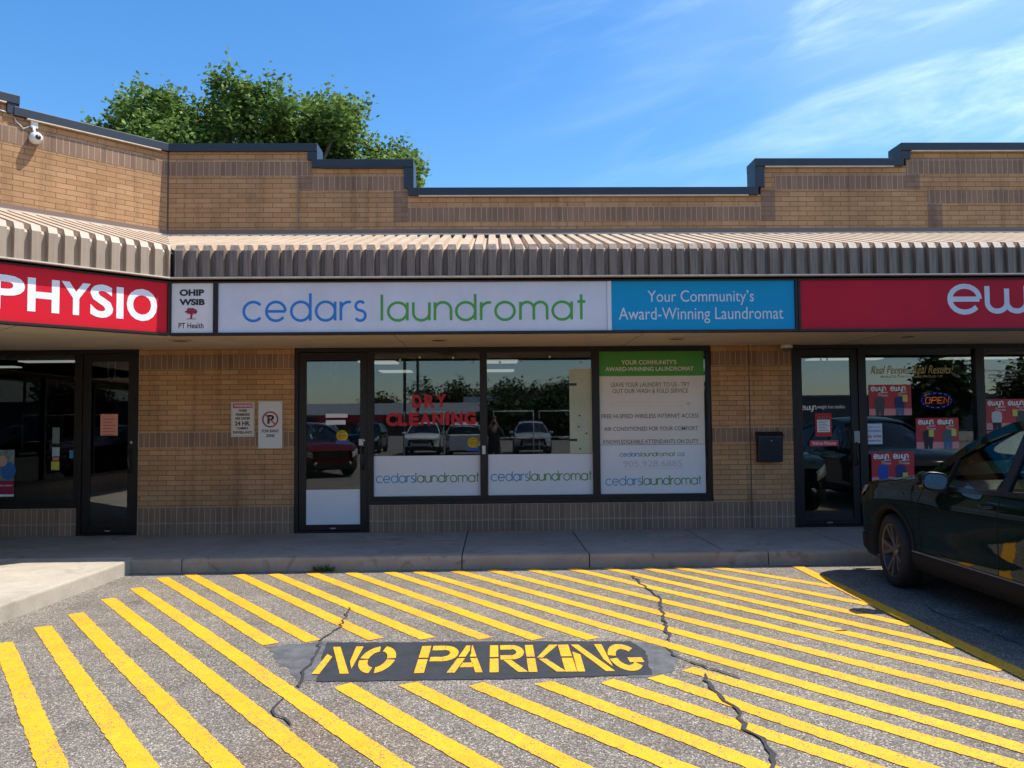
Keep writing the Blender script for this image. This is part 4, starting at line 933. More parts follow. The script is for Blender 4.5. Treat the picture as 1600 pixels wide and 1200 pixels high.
# white board filling the right edge of the middle window
bd, x0, x1, z0, z1 = decal('display_board', 'tall pale board filling the right edge of the middle laundromat window', 'board', (890, 925, 576, 709.5), OUT, mat('pale_green_board', (.40, .44, .32), .6, 0, .18, 2), .002)
mm = MB()
for fx, fz in ((.45, .45), (.40, .32), (.75, .24), (.45, .06)): mm.lathe([(.001, -.004), (.012, -.004), (.012, 0)], (x0+(x1-x0)*fx, OUT-.001, z0+(z1-z0)*fz), 'y', 10)
for fz in (.80, .15): mm.box(x0-.01, x0+.10, OUT-.003, OUT-.001, z0+(z1-z0)*fz, z0+(z1-z0)*fz+.035)
mm.build('fixing', M_BLACK, bd)
# bulbs of a light string along the head of the two windows
for i, (px_, py_) in enumerate(((625, 562.5), (656, 558.5), (708, 559), (739, 566.5), (781, 566), (814, 564.5), (859, 557.5), (908, 566.5))):
    c = on_y(px_, py_, GY-.02)
    tag(MB().lathe([(.001, -.016), (.012, -.010), (.016, 0), (.012, .010), (.006, .018), (.001, .022)], c, 'z', 12).build('light_bulb', mat('bulb_white', (.7, .7, .68), .4), None),
        'small white round bulb hung along the top of the laundromat windows', 'bulb', 'small white bulbs along the window heads')

# ------------------------------------------------------------------ studio on the right: posters, notices, neon sign
DG = WALL+.0475
o, x0, x1, z0, z1 = decal('door_lettering', 'white lowercase studio lettering across the middle of the studio door', 'lettering', (1250, 1251, 637, 638), DG, M_WHITEP)
a, b = on_y(1252, 638, DG), on_y(1275, 638, DG); stroke_text('ewyn', a.x, b.x, b.z-.02, b.z+.035, DG-.001, .011, .2).build('lettering', M_WHITEP, o)
px_text(o, 'weight loss studios', (1277, 1320, 632.5, 640), DG-.001, M_WHITEP)
o, x0, x1, z0, z1 = decal('door_notice', 'red bordered white timetable card on the studio door', 'notice', (1274, 1299.5, 645.5, 682), DG, M_REDT)
MB().box(x0+.025, x1-.025, DG-.0012, DG, z0+.06, z1-.09).build('card', M_WHITEP, o)
m = MB()
for k_ in range(9): m.box(x0+.04, x1-.04-.02*(k_ % 3), DG-.002, DG-.001, z0+.075+k_*.022, z0+.082+k_*.022)
for k_ in range(4): m.box(x0+.05+.05*k_, x0+.075+.05*k_, DG-.002, DG-.001, z1-.06, z1-.045)
m.build('print', M_GREYINK, o)
o, x0, x1, z0, z1 = decal('door_notice', 'narrow red Walk-ins Welcome strip on the studio door', 'notice', (1265.5, 1309.5, 688, 697), DG, mat('strip_red', (.50, .03, .05), .5))
text_mb('Walk-ins Welcome', x0+.03, x1-.03, z0+.018, z1-.015, DG-.002, .01).build('lettering', M_WHITEP, o)
decal('door_hardware', 'steel lock box on the latch side of the studio door', 'lock', (1335, 1345.5, 673.5, 692.5), WALL+.015, mat('lockbox_grey', (.22, .22, .22), .4, .6), .025)
o, x0, x1, z0, z1 = decal('window_notice', 'white paper with blue and pink closing time print on the studio window', 'notice', (1353, 1378.5, 662, 694), OUT, mat('pale_blue_paper', (.52, .57, .66), .6))
for s, fz, mcol in (('CLOSING', (.60, .70), mat('notice_purple', (.10, .05, .30), .5)), ('@ 5PM', (.30, .44), mat('notice_pink', (.35, .03, .16), .5)), ('EVERY DAY', (.80, .86), M_TBLUE), ('THANK YOU', (.13, .20), M_INK)):
    text_mb(s, x0+.02, x1-.02, z0+(z1-z0)*fz[0], z0+(z1-z0)*fz[1], OUT-.002, .02).build('lettering', mcol, o)
M_GOLD = mat('gold_script', (.40, .29, .06), .4)
gs = empty('window_lettering', on_y(1427, 580, OUT), 'gold slanted slogan across the top of the studio window', 'lettering')
px_text(gs, 'Real People. Real Results!', (1361, 1490, 571, 588), OUT-.001, M_GOLD, .004, shear=.35)
px_text(gs, 'RESULTS YOU CAN BE PROUD OF', (1377, 1473, 586.5, 590), OUT-.001, M_GOLD)
ws = empty('window_lettering', on_y(1575, 587, OUT), 'small white paragraph lettering on the second studio window', 'lettering')
for s, l, rr, t in (('Feel like yourself again', 1540, 1592, 577), ('with the nation\u2019s', 1545, 1590, 583), ('leading team and', 1545, 1588, 588.5), ('a plan made for', 1548, 1582, 594), ('you!', 1566, 1578, 600)):
    px_text(ws, s, (l, rr, t, t+4.2), OUT-.001, mat('grey_white_letter', (.40, .42, .44), .5))
def studio_poster(px, label, folk):
    o, x0, x1, z0, z1 = decal('window_poster', label, 'poster', px, OUT, mat('poster_red', (.40, .010, .020), .5, 0, .06, 3), .002)
    y = OUT; W_, H_ = x1-x0, z1-z0
    MB().box(x0, x1, y-.001, y, z0, z0+H_*.22).build('pink_band', mat('poster_pink', (.58, .22, .24), .5), o)
    for i in (0, 1):
        stroke_text('ewyn', x0+W_*(.06+.46*i), x0+W_*(.40+.46*i), z0+H_*.80, z0+H_*.93, y-.002, .016, .2).build('lettering', M_WHITEP, o)
        text_mb('WEIGHT', x0+W_*(.26+.44*i), x0+W_*(.46+.44*i), z0+H_*.72, z0+H_*.77, y-.002, .02, shear=.2).build('lettering', M_WHITEP, o)
        text_mb('STUDIO', x0+W_*(.29+.44*i), x0+W_*(.46+.44*i), z0+H_*.62, z0+H_*.67, y-.002, .02, shear=.2).build('lettering', M_WHITEP, o)
    for i, (fx, shirt, legs, card) in enumerate(folk):
        cx = x0+W_*fx; y2 = y-.003; s = H_
        rt_ = random.Random(int(fx*100))
        def el(cx_, cz_, rx, rz, n=14): return [(cx_+rx*math.cos(6.2832*k/n), y2-.0006, cz_+rz*math.sin(6.2832*k/n)) for k in range(n)]
        MB().poly(el(cx, z0+s*.70, s*.062, s*.085)).build('printed_face', mat('poster_skin', (.40, .21, .15), .6), o)
        MB().poly([(cx+a_*s, y2-.001, z0+b_*s) for a_, b_ in ((-.065, .70), (-.05, .79), (0, .81), (.05, .79), (.065, .70), (.04, .755), (-.04, .755))]).build('printed_hair', mat('poster_hair', (.03, .02, .015), .7), o)
        MB().poly([(cx+a_*s, y2, z0+b_*s) for a_, b_ in ((-.15, .24), (-.175, .42), (-.16, .56), (-.06, .61), (.06, .61), (.16, .56), (.175, .42), (.15, .24))]).build('printed_shirt', shirt, o)
        MB().poly([(cx+a_*s, y2-.0004, z0+b_*s) for a_, b_ in ((-.13, .0), (-.15, .24), (.15, .24), (.13, .0), (.02, .0), (0, .14), (-.02, .0))]).build('printed_trousers', legs, o)
        if card: MB().poly([(cx+(card[0]+a_)*s, y2-.0015, z0+(card[1]+b_)*s) for a_, b_ in ((-.08, -.11), (.08, -.11), (.08, .11), (-.08, .11))]).build('printed_card', mat('poster_card', (.52, .47, .08), .5), o)
sh = lambda n, c: mat('shirt_'+n, c, .7)
GRY, NAV, BLU, BLK, DEN, WHT = sh('grey', (.06, .06, .065)), sh('navy', (.012, .03, .13)), sh('blue', (.01, .06, .36)), sh('black', (.015, .014, .018)), sh('denim', (.07, .13, .24)), sh('white', (.5, .5, .5))
studio_poster((1357.5, 1424, 601, 649), 'red studio poster at upper left of the first studio window, beside the neon sign', [(.25, GRY, GRY, None), (.72, NAV, DEN, (.18, .10+.45))])
studio_poster((1431.5, 1498, 653, 701), 'red studio poster below the neon sign, figures in black print and teal tops', [(.28, BLK, BLK, (.10, .50)), (.74, sh('teal', (.05, .10, .12)), DEN, (.20, .52))])
studio_poster((1362, 1428.5, 706.5, 756), 'red studio poster low in the first studio window, two figures in blue shirts', [(.27, BLU, BLU, None), (.68, NAV, BLK, (.14, .24))])
studio_poster((1540, 1609, 623.5, 671.5), 'red studio poster in the second studio window, figure in a white top', [(.25, WHT, BLK, None), (.80, GRY, GRY, (-.20, .55))])
# oval OPEN sign
c = on_y(1463, 625.5, IN+.02)
op = empty('open_sign', c, 'oval blue and orange OPEN sign hanging in the studio window', 'open sign')
m = MB(); m.prism([(c.x+.235*math.cos(t*.1963), c.z+.125*math.sin(t*.1963)) for t in range(32)], c.y, c.y+.02, 'y'); m.build('backing', mat('open_backing', (.006, .007, .03), .4), op)
m = MB()
for k_ in range(16):
    a0 = k_*.3927
    ribbon(m, [(c.x+.205*math.cos(a0+q), c.z+.100*math.sin(a0+q)) for q in (0, .08, .16, .22)], .008, c.y-.003)
m.build('blue_tube', mat('neon_blue', (.05, .05, .4), .4, emit=(.08, .10, 1), estr=.55), op)
m = MB()
for ch, xx in zip('OPEN', (-.155, -.07, .015, .10)):
    w_, h_ = .06, .08; X0, Z0 = c.x+xx, c.z-.04
    P_ = {'O': [[(0, 0), (1, 0), (1, 1), (0, 1), (0, 0)]], 'P': [[(0, 0), (0, 1), (1, 1), (1, .5), (0, .5)]], 'E': [[(1, 0), (0, 0), (0, 1), (1, 1)], [(0, .5), (.8, .5)]], 'N': [[(0, 0), (0, 1), (1, 0), (1, 1)]]}[ch]
    for i, pl in enumerate(P_): ribbon(m, [(X0+(p_[0]+.2*p_[1])*w_, Z0+p_[1]*h_) for p_ in pl], .008, c.y-.004-.0005*i)
m.build('orange_tube', mat('neon_orange', (.4, .1, .02), .4, emit=(1, .16, .05), estr=.6), op)

# ------------------------------------------------------------------ clinic on the left: notices and stickers
CG = WALL+.0475
o, x0, x1, z0, z1 = decal('door_notice', 'salmon pink printed notice taped to the clinic door', 'notice', (157, 184, 647, 680.5), CG, mat('salmon_paper', (.62, .25, .17), .6, 0, .04, 5))
m = MB()
for k_ in range(6): m.box(x0+.03, x1-.03-.03*(k_ % 2), CG-.002, CG-.0005, z1-.07-k_*.042, z1-.063-k_*.042)
m.build('print', mat('brown_print', (.22, .06, .04), .6), o)
for px_, col, l in (((108.5, 124.5, 703.5, 716), (.03, .22, .38), 'small cyan sticker on the clinic door stile'), ((81.5, 93, 699, 713), (.30, .38, .42), 'small grey blue sticker at the edge of the clinic window'), ((80, 92.5, 721, 734.5), (.42, .40, .06), 'small yellow sticker at the edge of the clinic window'), ((82, 93, 668, 693), (.14, .17, .15), 'tall dim green sticker at the edge of the clinic window'), ((82, 92, 714.5, 719.5), (.42, .20, .12), 'tiny orange sticker between two others on the clinic window')):
    decal('sticker', l, 'sticker', px_, CG if px_[0] > 100 else OUT, mat('sticker_%d' % int(px_[2]), col, .5, 0, .25, 30))
o, x0, x1, z0, z1 = decal('window_poster', 'clinic poster of a person outdoors with a dark red lower band', 'poster', (-26, 22, 703, 776), OUT, mat('poster_sky', (.16, .22, .20), .6, 0, .7, 7))
W_, H_ = x1-x0, z1-z0
MB().box(x0, x1, OUT-.001, OUT, z0+.03, z0+H_*.34).build('red_band', mat('poster_maroon', (.26, .012, .05), .5), o)
MB().box(x0, x1, OUT-.001, OUT, z0, z0+.028).build('white_edge', M_WHITEP, o)
MB().poly([(x0+W_*(.80+.26*math.cos(t*.5236)), OUT-.0012, z0+H_*(.55+.20*math.sin(t*.5236))) for t in range(12)]).build('printed_shirt', mat('print_blue', (.02, .11, .32), .6), o)
MB().poly([(x0+W_*(.62+.15*math.cos(t*.5236)), OUT-.0018, z0+H_*(.76+.12*math.sin(t*.5236))) for t in range(12)]).build('printed_face', mat('print_skin', (.45, .28, .22), .6), o)
text_mb('motion matters', x0+W_*.45, x1-.02, z0+H_*.22, z0+H_*.26, OUT-.002, .01).build('lettering', M_WHITEP, o)

# ------------------------------------------------------------------ a weed at the kerb and a scrap on the ground
wp = on_ground(508, 891); wd = MB(); rw = random.Random(5)
for i in range(130):
    a_ = rw.uniform(0, 6.28); L_ = rw.uniform(.03, .11); bx, by = wp.x+rw.uniform(-.11, .11), KY-.012-abs(rw.gauss(0, .018))
    dx, dy = math.cos(a_)*L_*.7, -abs(math.sin(a_))*L_*.5; h = L_*rw.uniform(.35, .8)
    q = Vector((-dy, dx, 0)).normalized()*.004
    wd.add([(bx-q.x, by-q.y, 0), (bx+q.x, by+q.y, 0), (bx+dx*.6+q.x, by+dy*.6+q.y, h), (bx+dx, by+dy, h*.85), (bx+dx*.6-q.x, by+dy*.6-q.y, h)], [(0, 1, 2, 3, 4)])
tag(wd.build('weed', mat('weed_green', (.09, .15, .025), .7, 0, .5, 40)), 'tuft of green weed growing at the foot of the kerb', 'weed')
lp = on_ground(1317, 986); mlf = MB()
mlf.grid([[(lp.x-.07+.028*i, lp.y+(.018 if j == 0 else -.018)*math.sin(math.pi*(i+.3)/5.6), .012+.012*math.sin(i*1.1)+(.004 if j else 0)) for i in range(6)] for j in range(2)])
tag(mlf.build('paper_scrap', mat('paper_scrap_white', (.6, .56, .48), .7)), 'small pale curled scrap lying in the shade by the yellow border line', 'litter')

# ------------------------------------------------------------------ the parked SUV (local axes: x forward, y to its left, z up)
def lerp_tab(tab, x):
    for (a, va), (b, vb) in zip(tab, tab[1:]):
        if a <= x <= b:
            t = (x-a)/(b-a); t = t*t*(3-2*t)*.5 + t*.5
            return va+(vb-va)*t
    return tab[0][1] if x < tab[0][0] else tab[-1][1]
def car_paint(name, col):
    m_ = mat(name, col, .6, 0, coat=1.0, spec=.0)
    m_.node_tree.nodes['Principled BSDF'].inputs['Coat IOR'].default_value = 1.42; m_.node_tree.nodes['Principled BSDF'].inputs['Coat Roughness'].default_value = .015
    return m_
M_CLAD = mat('grey_plastic_cladding', (.010, .0115, .012), .7, 0, 0, 6, .1, 300, spec=.25)
M_TYRE = mat('tyre_rubber', (.012, .012, .012), .75)
M_RIM = mat('alloy_rim', (.17, .165, .155), .35, .6)
M_RIMD = mat('rim_black', (.012, .012, .013), .35)
M_SEAM = mat('panel_gap', (.002, .002, .002), .8)
M_SEAT = mat('seat_cloth', (.035, .035, .036), .9)
M_DASH = mat('dash_plastic', (.045, .047, .045), .6)
M_CHROME = mat('chrome', (.7, .7, .7), .08, 1.0)
M_LAMPC = mat('headlamp_lens', (.42, .40, .36), .08, .3, coat=1.0)
M_AMBER = mat('amber_lens', (.45, .15, .03), .2, coat=1.0)
M_REDL = mat('red_lens', (.30, .008, .008), .2, coat=1.0)
M_PLATE = mat('plate_white', (.6, .6, .62), .5)
WB, WR, AR = 1.335, .345, .405
HW = [(-2.30, .66), (-2.24, .78), (-2.05, .865), (-1.6, .90), (-.8, .91), (0, .91), (.9, .91), (1.6, .908), (1.95, .885), (2.12, .83), (2.22, .74), (2.29, .60), (2.32, .50)]
ZT = [(-2.30, 1.02), (-2.2, 1.06), (-1.9, 1.085), (-1.2, 1.06), (-.4, 1.03), (.3, 1.015), (.75, 1.045), (1.0, 1.045), (1.35, 1.02), (1.7, .985), (1.95, .94), (2.12, .885), (2.22, .83), (2.29, .76), (2.32, .71)]
ZB_ = [(-2.30, .34), (-2.2, .28), (-1.9, .24), (-1.0, .225), (1.0, .225), (1.9, .23), (2.15, .22), (2.25, .24), (2.32, .30)]
def prof(t):                       # how the side swells between sill and shoulder
    return lerp_tab([(0, .945), (.10, .965), (.22, .982), (.40, .978), (.62, .990), (.76, 1.0), (.88, .985), (1.0, .955)], t)
def side(x, z):
    zb, zt = lerp_tab(ZB_, x), lerp_tab(ZT, x)
    return lerp_tab(HW, x)*prof(max(0, min(1, (z-zb)/(zt-zb))))
def car_xs():
    xs = [-2.30+.06*i for i in range(78)]
    for c in (-WB, WB): xs += [c-AR-.001, c-AR+.001, c+AR-.001, c+AR+.001] + [c-AR+.02*i for i in range(1, 41)]
    return sorted(x for x in xs if x <= 2.32)
def roof_z(x): return lerp_tab([(-2.05, 1.42), (-1.8, 1.56), (-1.2, 1.635), (-.5, 1.655), (-.1, 1.615), (.1, 1.55)], x)
def cab_y(z): return .872-(z-1.02)*.40 - max(0, z-1.35)*.25
def build_car(paint, name, loc, rz, label, steer=0.0):
    root = empty(name, loc, label, 'car', None, rz, local=True)
    # body shell: both flanks, bonnet, tail
    body = MB(); xs = car_xs(); NZ = 15
    for sgn in (1, -1):
        rows = []
        for x in xs:
            zb = lerp_tab(ZB_, x)
            for c in (-WB, WB):
                if abs(x-c) < AR: zb = max(zb, WR+math.sqrt(AR*AR-(x-c)**2))
            zt = lerp_tab(ZT, x)
            rows.append([(x, sgn*side(x, zb+(zt-zb)*k/(NZ-1)), zb+(zt-zb)*k/(NZ-1)) for k in range(NZ)])
        body.grid(rows)
    hood = []
    for x in [x for x in xs if x >= .80]:
        w, zt = lerp_tab(HW, x)*prof(1.0), lerp_tab(ZT, x)
        hood.append([(x, w*f, zt + (.060*(1-abs(f)**2.4) - (.012 if .62 < abs(f) < .72 else 0))*(1 if x < 2.1 else max(.2, (2.32-x)/.22))) for f in [-1+.08*i for i in range(26)]])
    body.grid(hood)
    def endcap(x, m):
        zb, zt = lerp_tab(ZB_, x), lerp_tab(ZT, x)
        m.grid([[(x, f*side(x, zb+(zt-zb)*k/8), zb+(zt-zb)*k/8) for f in (-1, -.6, -.2, .2, .6, 1)] for k in range(9)])
    endcap(2.32, body); endcap(-2.30, body)
    body.grid([[(x, .955*lerp_tab(HW, x)*f, lerp_tab(ZT, x)) for f in (-1, -.5, 0, .5, 1)] for x in (-2.30, -2.2, -2.02)])
    bd = body.build('body', paint, root)
    # roof panel and pillars in body colour
    rf = MB(); rr_ = []
    for i in range(22):
        x = -2.05+.1*i; zc = roof_z(x); w = .60 if x > -1.7 else .60-.1*(-1.7-x)
        rr_.append([(x, w*f, zc-.055*abs(f)**3.0) for f in (-1, -.93, -.8, -.5, 0, .5, .8, .93, 1)])
    rf.grid(rr_); rf.build('roof', paint, root)
    pl = MB()
    def strip(pts, w, sgn, th=.03):
        """pillar strip following the leaning cabin side: pts (x, z)"""
        pts = [Vector(p) for p in pts]; o = []; q = []
        for i, p in enumerate(pts):
            t = (pts[min(i+1, len(pts)-1)]-pts[max(i-1, 0)]).normalized(); n = Vector((-t.y, t.x))*w/2
            o.append(p+n); q.append(p-n)
        rows = [[(a.x, sgn*(cab_y(a.y)+.004), a.y), (b.x, sgn*(cab_y(b.y)+.004), b.y), (b.x, sgn*(cab_y(b.y)-th), b.y), (a.x, sgn*(cab_y(a.y)-th), a.y)] for a, b in zip(o, q)]
        pl.grid(rows, close=True, smooth=False)
    APL = [(.80, 1.03), (.55, 1.185), (.30, 1.335), (.08, 1.45), (-.12, 1.52), (-.5, 1.572), (-1.2, 1.56), (-1.75, 1.48), (-2.02, 1.40)]
    for sgn in (1, -1):
        strip(APL, .085, sgn)
        strip([(-1.90, 1.44), (-2.06, 1.20), (-2.12, 1.06)], .14, sgn)
    pl.build('roof_pillar', paint, root)
    bp = MB(); pl2 = pl; pl = bp
    for sgn in (1, -1):
        strip([(-.375, 1.02), (-.36, 1.54)], .10, sgn); strip([(-1.30, 1.05), (-1.18, 1.53)], .07, sgn)
        strip([(.80, 1.025), (.3, 1.01), (-.5, 1.03), (-1.3, 1.055), (-2.1, 1.075)], .035, sgn)
        strip([(.42, 1.02), (.355, 1.29)], .028, sgn)
    bp.build('window_trim', M_RIMD, root)
    def glass_side(poly, gm, nm, sgn):
        m = MB(); m.poly([(x, sgn*(cab_y(z)-.012), z) for x, z in poly]); m.build(nm, gm, root)
    for sgn in (1, -1):
        glass_side([(.42, 1.02), (-.33, 1.03), (-.32, 1.55), (-.12, 1.50), (.08, 1.43), (.35, 1.285)], M_CARGLASS, 'side_window', sgn)
        glass_side([(.74, 1.03), (.44, 1.02), (.37, 1.27), (.5, 1.19)], M_CARGLASS, 'quarter_window', sgn)
        glass_side([(-.42, 1.03), (-1.28, 1.055), (-1.17, 1.54), (-.5, 1.555), (-.41, 1.555)], M_DGLASS, 'side_window', sgn)
        glass_side([(-1.33, 1.06), (-2.04, 1.08), (-1.88, 1.43), (-1.21, 1.54)], M_DGLASS, 'quarter_window', sgn)
    ws = MB(); rows = []
    for i in range(9):
        t = i/8; x = .98-(.98-.0)*t-.02*math.sin(math.pi*t); z = 1.085+(1.575-1.085)*t+.03*math.sin(math.pi*t)
        w = .80-.24*t; rows.append([(x-.16*(abs(f)**2.2)*(1-.3*t), w*f, z-.03*abs(f)**3) for f in (-1, -.85, -.6, -.3, 0, .3, .6, .85, 1)])
    ws.grid(rows); ws.build('windscreen', M_CARGLASS, root)
    rw_ = MB(); rw_.grid([[(-2.16+.16*t, (.74-.2*t)*f, 1.08+.40*t) for f in (-1, -.5, 0, .5, 1)] for t in (0, .5, 1)]); rw_.build('rear_window', M_DGLASS, root)
    cw = MB(); cw.grid([[(.86-.12*abs(f)**2, .83*f, 1.055), (1.0-.14*abs(f)**2, .80*f, 1.082)] for f in (-1, -.75, -.5, -.25, 0, .25, .5, .75, 1)]); cw.build('cowl', M_CLAD, root)
    # cladding along sills and round the arches, bumpers' lower lip
    for sgn in (1, -1):
        cl_ = MB()
        for c in (-WB, WB):
            rows = []
            for i in range(25):
                a_ = R(-14+208*i/24)
                ring = []
                for rad, out_ in ((AR-.012, -.05), (AR-.004, .008), (AR+.02, .013), (AR+.040, .009), (AR+.043, -.01)):
                    x, z = c+rad*math.cos(a_), WR+rad*math.sin(a_); z = max(z, .20)
                    ring.append((x, sgn*(side(x, max(z, .24))+out_), z))
                rows.append(ring)
            cl_.grid(rows)
        rows = []
        for i in range(23):
            x = -.93+.0845*i*1.0
            if x > .94: x = .94
            rows.append([(x, sgn*(side(x, .40)+.004), .395), (x, sgn*(side(x, .36)+.022), .372), (x, sgn*(side(x, .30)+.026), .31), (x, sgn*(side(x, .24)+.018), .235), (x, sgn*(side(x, .24)-.06), .205)])
        cl_.grid(rows)
        for x0_, x1_ in ((1.74, 2.31), (-2.29, -1.74)):
            rows = []
            for i in range(14):
                x = x0_+(x1_-x0_)*i/13; zb = lerp_tab(ZB_, x)
                rows.append([(x, sgn*(side(x, zb+.19)+.003), zb+.20), (x, sgn*(side(x, zb+.1)+.014), zb+.17), (x, sgn*(side(x, zb+.05)+.014), zb+.05), (x, sgn*(side(x, zb)-.03), zb-.02)])
            cl_.grid(rows)
        cl_.build('cladding', M_CLAD, root)
    st_ = MB()
    for sgn in (1, -1): st_.grid([[(-.93+.187*i, sgn*(side(-.93+.187*i, .41)+.008), .408), (-.93+.187*i, sgn*(side(-.93+.187*i, .40)+.012), .396)] for i in range(11)])
    st_.build('sill_strip', mat('sill_strip_grey', (.28, .26, .22), .35, .6), root)
    # wheel houses and floor
    wh = MB(); wh.box(-2.2, 2.2, -.62, .62, .24, .30)
    for sgn in (1, -1):
        for c in (-WB, WB):
            wh.grid([[(c+(AR+.03)*math.cos(R(-10+200*i/16)), sgn*y, WR+(AR+.03)*math.sin(R(-10+200*i/16))) for y in (.55, .86)] for i in range(17)], smooth=False)
            wh.poly([(c+(AR+.03)*math.cos(R(-10+200*i/16)), sgn*.55, WR+(AR+.03)*math.sin(R(-10+200*i/16))) for i in range(17)])
    wh.build('underbody', M_SEAM, root)
    # door shut lines, handles
    sm = MB()
    def seam(pts, sgn, w=.007):
        for (xa, za), (xb, zb) in zip(pts, pts[1:]):
            n = 8
            for i in range(n):
                x0_, z0_, x1_, z1_ = xa+(xb-xa)*i/n, za+(zb-za)*i/n, xa+(xb-xa)*(i+1)/n, za+(zb-za)*(i+1)/n
                t = Vector((x1_-x0_, z1_-z0_)).normalized(); q = Vector((-t.y, t.x))*w/2
                sm.add([(x0_+q.x, sgn*(side(x0_, z0_)+.0025), z0_+q.y), (x0_-q.x, sgn*(side(x0_, z0_)+.0025), z0_-q.y), (x1_-q.x, sgn*(side(x1_, z1_)+.0025), z1_-q.y), (x1_+q.x, sgn*(side(x1_, z1_)+.0025), z1_+q.y)], [(0, 1, 2, 3)])
    for sgn in (1, -1):
        seam([(.72, 1.03), (.80, .85), (.82, .60), (.78, .40)], sgn); seam([(-.36, 1.02), (-.33, .7), (-.32, .40)], sgn)
        seam([(-1.28, 1.04), (-1.25, .85), (-1.02, .72), (-.94, .62)], sgn); seam([(.95, 1.03), (1.45, 1.0), (1.9, .93)], sgn, .006)
        seam([(1.72, .62), (1.80, .74), (1.86, .80)], sgn, .005)
    sm.build('shut_line', M_SEAM, root)
    for sgn in (1, -1):
        for hx in (-.22, -1.10):
            h = MB(); h.tube([(hx+.09, sgn*(side(hx, .905)-.005), .905), (hx+.07, sgn*(side(hx, .905)+.032), .908), (hx-.07, sgn*(side(hx, .905)+.032), .915), (hx-.09, sgn*(side(hx, .905)-.005), .915)], .014, 8)
            h.build('door_handle', paint, root)
    # lamps
    for sgn in (1, -1):
        hl = MB(); rows = []
        for i in range(12):
            x = 1.86+.43*i/11; zt = lerp_tab(ZT, x)
            h = .05+.11*min(1, (i/11)*1.6)
            rows.append([(x, sgn*(side(x, zt-.02-h*k/4)+.008), zt-.02-h*k/4) for k in range(5)])
        hl.grid(rows); hh = hl.build('headlight', M_LAMPC, root)
        ab = MB(); rows = []
        for i in range(6):
            x = 1.93+.14*i/5; zt = lerp_tab(ZT, x); h = .02+.035*i/5
            rows.append([(x, sgn*(side(x, zt-.085-h*k/3)+.012), zt-.085-h*k/3) for k in range(4)])
        ab.grid(rows); ab.build('side_marker', M_AMBER, hh)
        tl = MB(); rows = []
        for i in range(8):
            x = -2.29+.26*i/7; rows.append([(x, sgn*(side(x, .78+.26*k/4)+.008), .78+.26*k/4) for k in range(5)])
        tl.grid(rows); tl.build('tail_light', M_REDL, root)
        fl = MB(); fl.lathe([(.001, .02), (.055, .02), (.06, .0), (.06, -.03)], (2.30, sgn*.52, .42), 'x', 16); fl.build('fog_lamp', M_LAMPC, root)
    gr = MB(); gr.prism([(-.42, .60), (.42, .60), (.47, .70), (.42, .79), (-.42, .79), (-.47, .70)], 2.325, 2.335, 'x'); g_ = gr.build('grille', M_RIMD, root)
    gb = MB(); gb.box(2.337, 2.35, -.44, .44, .69, .715); gb.box(2.337, 2.343, -.40, .40, .64, .65); gb.box(2.337, 2.343, -.40, .40, .75, .76); gb.build('grille_bar', M_CHROME, g_)
    gl = MB(); gl.prism([(-.55, .30), (.55, .30), (.48, .46), (-.48, .46)], 2.325, 2.333, 'x'); gl.build('lower_intake', M_RIMD, root)
    MB().box(-2.325, -2.31, -.16, .16, .70, .82).build('rear_plate', M_PLATE, root)
    # mirrors
    def sqr(t, p=.62):
        c_, s_ = math.cos(t*.3927), math.sin(t*.3927)
        return math.copysign(abs(c_)**p, c_), math.copysign(abs(s_)**p, s_)
    for sgn in (1, -1):
        mr_ = MB(); rows = []
        for sx_, w in ((0, .86), (.05, 1.0), (.12, .95), (.18, .70), (.215, .30)):
            rows.append([(.30+sx_, sgn*(1.015+.112*w*sqr(t)[0]-.012*sqr(t)[1]), 1.075+.078*w*sqr(t)[1]+.012*sqr(t)[0]) for t in range(16)])
        mr_.grid(rows, close=True); mr_.poly(rows[-1])
        mo = mr_.build('mirror', paint, root)
        MB().poly([(.296, sgn*(1.015+.094*sqr(t)[0]-.012*sqr(t)[1]), 1.075+.062*sqr(t)[1]+.012*sqr(t)[0]) for t in range(16)]).build('mirror_glass', M_CHROME, mo)
        MB().tube([(.302, sgn*(1.015+.104*sqr(t)[0]-.012*sqr(t)[1]), 1.075+.071*sqr(t)[1]+.012*sqr(t)[0]) for t in range(17)], .008, 6).build('mirror_rim', M_RIMD, mo)
        MB().prism([(.34, .97), (.46, .985), (.46, 1.03), (.36, 1.03)], sgn*.84, sgn*.93, 'y').build('mirror_foot', M_CLAD, mo)
